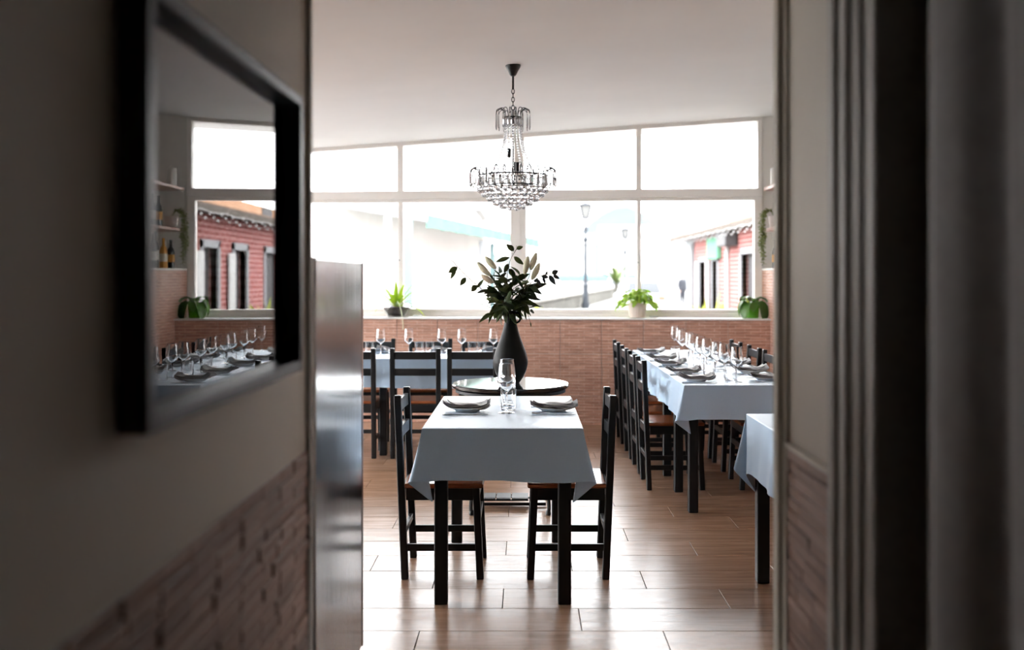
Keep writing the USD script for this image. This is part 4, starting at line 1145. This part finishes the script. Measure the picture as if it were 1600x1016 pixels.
def house(name, x0, x1, y0, y1, h, lab, wallm, roofm, nwin=2):
    t = thing(name, lab, 'building', ((x0 + x1) / 2, y0, GZ), group=None)
    hx, dy = (x1 - x0) / 2, y1 - y0
    obj('walls', box(-hx, hx, 0, dy, 0, h), wallm, t)
    rf = np.array([[sx * (hx + .4), yy, zz] for sx in (-1, 1) for yy, zz in ((-.5, h), (dy + .5, h), (dy / 2, h + 1.6), (-.5, h + .12), (dy + .5, h + .12))])
    obj('roof', trimesh.convex.convex_hull(rf), roofm, t)
    for k in range(nwin):
        for zz in np.arange(1.0, h - 1.4, 2.8):
            xx = -hx + (k + .5) * 2 * hx / nwin
            w = obj('window', box(xx - .5, xx + .5, -.05, .06, zz, zz + 1.2, .01), M['house_white'], t)
            obj('pane', box(-.42 + xx, .42 + xx, -.065, -.052, zz + .08, zz + 1.12), M['pale_pane'], w)
    return t
house('house', 1.0, 9.5, 135, 146, 6.0, 'pale house behind the nearer street lamp', M['house_white'], M['house_white'], 3)
house('house', 12, 24, 150, 162, 8.0, 'pale house between the far lamp and the brick building', M['house_white'], M['house_white'], 4)
house('house', -22, -3.0, 60, 72, 5.6, 'pale building seen behind the green awning', M['house_white'], M['house_white'], 4)
hb = thing('teal_roofed_shed', 'low shed with a teal roof behind the nearer street lamp', 'shed', (6.4, 88, GZ))
obj('walls', box(-3.2, 3.2, 0, 4, 0, 1.25), M['house_white'], hb)
obj('roof', box(-3.4, 3.4, -.3, 4.3, 1.25, 1.75, .05), M['teal_roof'], hb)

# brick building along the street at the right
bb = thing('brick_building', 'long pinkish brick building with dark doors along the street at the right', 'building', (8.0, 0, GZ))
BY0, BY1 = 14.0, 47.9
doors = [(34.3, 36.7, 2.42), (41.2, 42.4, 2.25), (43.6, 45.4, 2.25), (30.6, 32.0, 2.42), (27.6, 29.0, 2.42), (22.0, 23.5, 2.42)]
cuts = sorted(doors)
ed = [BY0] + [v for a, b, _ in cuts for v in (a, b)] + [BY1]
pieces = [box(0, .4, ed[i], ed[i + 1], 0, 3.35) for i in range(0, len(ed), 2)] + [box(0, .4, a, b, h, 3.35) for a, b, h in cuts] + [box(.4, 7, BY1 - .3, BY1, 0, 3.35), box(.4, 7, BY0, BY0 + .3, 0, 3.35)]
obj('wall', join(*pieces), M['brick'], bb)
for a, b, h in cuts:
    f = obj('door_frame', join(box(-.06, .2, a - .16, a, 0, h + .2), box(-.06, .2, b, b + .16, 0, h + .2), box(-.06, .2, a - .16, b + .16, h, h + .22)), M['grey_frame'], bb)
    obj('door_leaf', box(.22, .28, a, b, 0, h), M['door_dark'], f)
for a in (43.1, 45.75, 30.1, 27.1):
    obj('shutter', box(-.12, -.062, a - .22, a + .42, .05, 2.3, .01), M['shutter'], bb)
obj('eave', join(box(-.6, .1, BY0 - .5, BY1 + 3, 3.35, 3.47), box(-.62, -.5, BY0 - .5, BY1 + 3, 3.30, 3.52)), M['eave'], bb)
rf = np.array([[x, y, z] for y in (BY0 - .5, BY1 + 3) for x, z in ((-.6, 3.47), (-.6, 3.56), (6.5, 5.0), (6.5, 4.6))])
obj('roof', trimesh.convex.convex_hull(rf), M['roof_tile'], bb)
up_ = obj('upper_wall', box(.6, 6.5, 20, 42, 3.6, 4.15), M['stucco_orange'], bb)
obj('upper_window', box(.56, .62, 36.2, 37.6, 3.66, 4.12), M['door_dark'], bb)
obj('downpipe', tube([(-.07, 39.0, .1), (-.07, 39.0, 3.3)], .08, 10), M['shutter'], bb, smooth=40)
obj('corner_post', box(-.18, .2, 46.9, 48.1, 0, 3.3, .02), M['post_grey'], bb)
sg = thing('green_hanging_sign', 'plain green sign hanging on the brick building', 'sign', (7.9, 41.6, 1.9 + GZ))
obj('board', box(-.10, .08, -1.15, 1.15, .42, 1.34, .02), M['sign_green'], sg)
sg = thing('black_box_sign', 'black box lantern sign projecting from the brick building', 'sign', (7.75, 38.2, 2.75 + GZ))
obj('box', box(-.25, .22, -.9, .9, 0, .52, .03), M['door_dark'], sg)
ls = thing('light_string', 'string of tiny white lights along the eave of the brick building', 'light string', (7.36, 0, 3.12))
pts = [(0, y, .02 * math.sin(y * 3)) for y in np.arange(20, 50.5, .35)]
obj('cable', tube(pts, .012, 5), M['shutter'], ls)
obj('bulbs', join(*[xf(trimesh.creation.icosphere(1, .035), (0, p[1], p[2] - .05 - .08 * (i % 3))) for i, p in enumerate(pts)]), M['shutter'], ls, kind='stuff')
Q = random.Random(8)
def tuft(name, lab, x, y, n, h, spread, m):
    t = thing(name, lab, 'plant', (x, y, GZ))
    for k in range(n):
        a = Q.uniform(0, 2 * PI); e = Q.uniform(.6, 1.5)
        blade((Q.uniform(-spread, spread), Q.uniform(-spread, spread), 0), (math.cos(a) * math.cos(e), math.sin(a) * math.cos(e), math.sin(e)), h * Q.uniform(.6, 1.1), h * .09, .6, m, t)
tuft('spiky_bush', 'yellow-green spiky bush below the dark doors of the brick building', 6.5, 34.2, 26, 1.0, .45, M['grassy'])
tuft('spiky_bush', 'yellow-green spiky bush beside the orchid pot, in front of the widest door', 6.75, 30.2, 26, .95, .4, M['grassy'])
tuft('spiky_bush', 'yellow-green bush low behind the right of the bouquet', .35, 27.5, 22, .85, .3, M['grassy'])
pl = thing('palm', 'small pale green palm behind the low stone wall', 'palm tree', (6.35, 69, GZ))
obj('trunk', tube([(0, 0, 0), (0, 0, 1.1)], [.2, .16], 10), M['stone'], pl, smooth=50)
for k in range(15):
    a = 2 * PI * k / 15 + .2; e = Q.uniform(.45, 1.35)
    blade((0, 0, 1.05), (math.cos(a) * math.cos(e), math.sin(a) * math.cos(e), math.sin(e)), 1.9, .30, .9, M['palm'], pl)

# awning building at the left
a0, a1 = np.array([-1.6, 16.0]), np.array([.35, 27.0])
dv = (a1 - a0) / np.linalg.norm(a1 - a0); nv = np.array([-dv[1], dv[0]])
LA = np.linalg.norm(a1 - a0)
ks = thing('awning_shop', 'low white shop with a long green awning at the left of the street', 'building', (a0[0], a0[1], GZ), math.atan2(dv[1], dv[0]))
obj('walls', box(-1.0, LA + .4, 1.4, 6.0, 0, 2.95), M['shop_white'], ks)
cv = np.array([[x, y, z] for x in (0, LA) for y, z in ((0, 2.60), (0, 2.57), (1.42, 2.90), (1.42, 2.86))])
obj('awning', trimesh.convex.convex_hull(cv), M['awning'], ks)
nn = 160
us = np.linspace(0, LA, nn)
Pv = np.stack([np.stack([us, .0 + .02 * np.sin(us * 6), np.full(nn, 2.60)], -1), np.stack([us, -.02 + .02 * np.sin(us * 6 + .5), 2.372 + .02 * np.abs(np.sin(us * 3.2))], -1)])
obj('valance', slab(Pv, np.array([0, .01, 0])), M['awning'], ks)
obj('awning_bracket', join(bar((-.12, 1.4, 2.80), (-.05, -.05, 2.55), .10, .16), bar((LA * .66, -.06, 2.57), (LA * .66, -.03, 2.40), .12, .05)), M['grey_frame'], ks)
for px_, d_, w_, m_, lab in ((638, 15.2, .125, 'post_teal', 'teal post at the near end of the green awning'), (606, 15.6, .115, 'post_grey', 'grey post seen behind the spider plant'),
                             (752, 20.4, .10, 'post_grey', 'grey post under the green awning, left of its pair'), (769, 22.0, .10, 'post_teal', 'teal post under the green awning, right of its pair')):
    x = (px_ - 820) * d_ / F
    p = thing('awning_post', lab, 'post', (x, d_, GZ))
    obj('shaft', box(-w_ / 2, w_ / 2, -w_ / 2, w_ / 2, 0, 2.55 if px_ < 700 else 2.33, .01), M[m_], p)
    obj('base', box(-w_ * .8, w_ * .8, -w_ * .8, w_ * .8, 0, .12, .01), M[m_], p)

# street lamps
def lamp(x, y, h, lab):
    t = thing('street_lamp', lab, 'street lamp', (x, y, GZ))
    obj('post', lathe([(0, 0), (.20, 0), (.20, .25), (.14, .35), (.13, 1.1), (.17, 1.15), (.09, 1.25), (.075, h - 1.9), (.13, h - 1.85), (.13, h - 1.7), (.06, h - 1.62), (.06, h - 1.3), (.12, h - 1.28), (.12, h - 1.2), (.06, h - 1.15), (.05, h - .72), (0, h - .72)], 14), M['lamp_grey'], t, smooth=35)
    ln = obj('lantern', join(*[bar((.14 * sx, .14 * sy, h - .70), (.27 * sx, .27 * sy, h - .1), .055) for sx in (-1, 1) for sy in (-1, 1)], box(-.18, .18, -.18, .18, h - .76, h - .68, .01)), M['lamp_grey'], t)
    gv = np.array([[sx * r, sy * r, z] for sx in (-1, 1) for sy in (-1, 1) for r, z in ((.13, h - .68), (.25, h - .1))])
    obj('lamp_glass', trimesh.convex.convex_hull(gv), M['lamp_glass'], ln)
    cvv = np.array([[sx * r, sy * r, z] for sx in (-1, 1) for sy in (-1, 1) for r, z in ((.31, h - .1), (.31, h - .04), (.08, h + .06))])
    obj('cap', trimesh.convex.convex_hull(cvv), M['lamp_grey'], ln)
lamp(3.02, 49.5, 5.2, 'tall grey lantern street lamp behind the low stone wall, nearer of two')
lamp(7.55, 75, 5.2, 'farther grey street lamp beside the window mullion')

# low stone wall
w0, w1_ = np.array([-1.5, 24.0]), np.array([7.0, 76.0])
dv = (w1_ - w0); LW = np.linalg.norm(dv); dv = dv / LW
sw = thing('stone_wall', 'low stone parapet wall running away along the street', 'wall', (w0[0], w0[1], GZ), math.atan2(dv[1], dv[0]))
obj('masonry', box(0, LW, 0, .35, 0, .62), M['stone'], sw)
n_ = 30
for k in range(n_):
    obj('coping', box(k * LW / n_ + .01, (k + 1) * LW / n_ - .01, -.06, .41, .62, .70, .015), M['stone'], sw)

# cars
def make_car(x, y, rz, lab):
    t = thing('car', lab, 'car', (x, y, GZ), rz, 'white cars parked along the street')
    # side outline along x (length), extruded along y and tapered in the cabin
    from shapely.geometry import Polygon
    body = [(-2.05, .30), (-2.05, .78), (-1.9, .86), (-1.0, .92), (1.75, .94), (2.02, .88), (2.06, .62), (2.06, .30)]
    b = trimesh.creation.extrude_polygon(Polygon(body), 1.70, engine='earcut')
    b = xf(b, rx=PI / 2, loc=(0, .85, 0))
    cab = np.array([[xx, s * yy, zz] for s in (-1, 1) for xx, yy, zz in ((-1.05, .82, .90), (1.85, .82, .92), (-.35, .66, 1.44), (1.45, .66, 1.44), (-.1, .62, 1.49), (1.2, .62, 1.49))])
    obj('body', join(b, trimesh.convex.convex_hull(cab)), M['car_white'], t, smooth=25)
    obj('rear_window', trimesh.convex.convex_hull(np.array([[1.84, -.66, .98], [1.84, .66, .98], [1.56, -.56, 1.36], [1.56, .56, 1.36], [1.86, -.66, .98], [1.59, .56, 1.36], [1.86, .66, .98], [1.59, -.56, 1.36]]) + np.array([.02, 0, 0])), M['car_glass'], t)
    for s in (-1, 1):
        obj('side_window', trimesh.convex.convex_hull(np.array([[-.75, s * .80, .97], [1.55, s * .80, .97], [-.25, s * .69, 1.37], [1.35, s * .69, 1.37], [-.75, s * .82, .97], [1.55, s * .82, .97], [-.25, s * .71, 1.37], [1.35, s * .71, 1.37]])), M['car_glass'], t)
        for xx in (-1.3, 1.3):
            obj('wheel', xf(lathe([(0, -.1), (.28, -.1), (.32, -.06), (.32, .06), (.28, .1), (0, .1)], 24), (xx, s * .78, .32), rx=PI / 2), M['tyre'], t, smooth=35)
        obj('tail_light', box(2.03, 2.075, s * .55, s * .80, .66, .82, .01), M['roof_tile'], t)
    return t
c0 = make_car(4.75, 41.5, -PI / 2, 'white car just behind the leafy pot plant, nearest of the parked cars')
dup(c0, (8.1, 64, GZ), -PI / 2, 'white car farther up the street, left of the standing person')
dup(c0, (7.6, 82, GZ), -PI / 2, 'white car farthest up the street by the far lamp')

# person standing in the street
def figure(parts):
    ms = []
    for a, b, ra, rb in parts:
        s1 = manifold3d.Manifold.sphere(ra, 20).translate(a); s2 = manifold3d.Manifold.sphere(rb, 20).translate(b)
        ms.append(manifold3d.Manifold.batch_hull([s1, s2]))
    m = manifold3d.Manifold.batch_boolean(ms, manifold3d.OpType.Add).refine_to_length(.035)
    k = m.to_mesh(); t = trimesh.Trimesh(k.vert_properties[:, :3], k.tri_verts, process=True)
    trimesh.smoothing.filter_taubin(t, iterations=8)
    return t
pe = thing('person', 'person in a grey jacket and dark trousers standing in the street', 'person', (8.62, 54.5, GZ), .5)
body = [((0, 0, 1.47), (0, 0, 1.36), .055, .06), ((0, 0, 1.60), (0, -.02, 1.52), .098, .065), ((0, 0, 1.62), (0, .015, 1.60), .10, .095)]
body += [((s * .02, 0, 1.33), (s * .17, 0, 1.34), .09, .07) for s in (-1, 1)] + [((0, 0, 1.25), (0, 0, .98), .14, .125)]
for s in (-1, 1):
    body += [((s * .19, 0, 1.34), (s * .24, .02, 1.07), .06, .045), ((s * .24, .02, 1.07), (s * .22, -.07, .84), .045, .033), ((s * .22, -.07, .84), (s * .215, -.09, .76), .038, .026),
             ((s * .085, 0, .90), (s * .10, -.01, .48), .095, .062), ((s * .10, -.01, .48), (s * .105, .02, .09), .060, .042), ((s * .105, .03, .055), (s * .12, -.11, .04), .045, .038)]
obj('body', figure(body), M['skin'], pe, smooth=True)
jk = [((0, 0, 1.27), (0, 0, .96), .165, .155), ((-.06, 0, 1.24), (-.06, 0, .88), .135, .135), ((.06, 0, 1.24), (.06, 0, .88), .135, .135), ((-.03, 0, 1.34), (-.18, 0, 1.35), .10, .082), ((.03, 0, 1.34), (.18, 0, 1.35), .10, .082), ((0, 0, 1.42), (0, 0, 1.36), .075, .10)]
for s in (-1, 1):
    jk += [((s * .19, 0, 1.34), (s * .24, .02, 1.07), .076, .062), ((s * .24, .02, 1.07), (s * .222, -.062, .86), .062, .05)]
obj('jacket', figure(jk), M['jacket'], pe, smooth=True)
tr_ = [((0, 0, .92), (0, 0, .86), .145, .13)]
for s in (-1, 1):
    tr_ += [((s * .085, 0, .88), (s * .10, -.01, .48), .11, .078), ((s * .10, -.01, .48), (s * .105, .02, .10), .075, .06)]
obj('trousers', figure(tr_), M['trousers'], pe, smooth=True)
obj('hair', figure([((0, .02, 1.66), (0, .05, 1.60), .095, .085)]), M['hair'], pe, smooth=True)
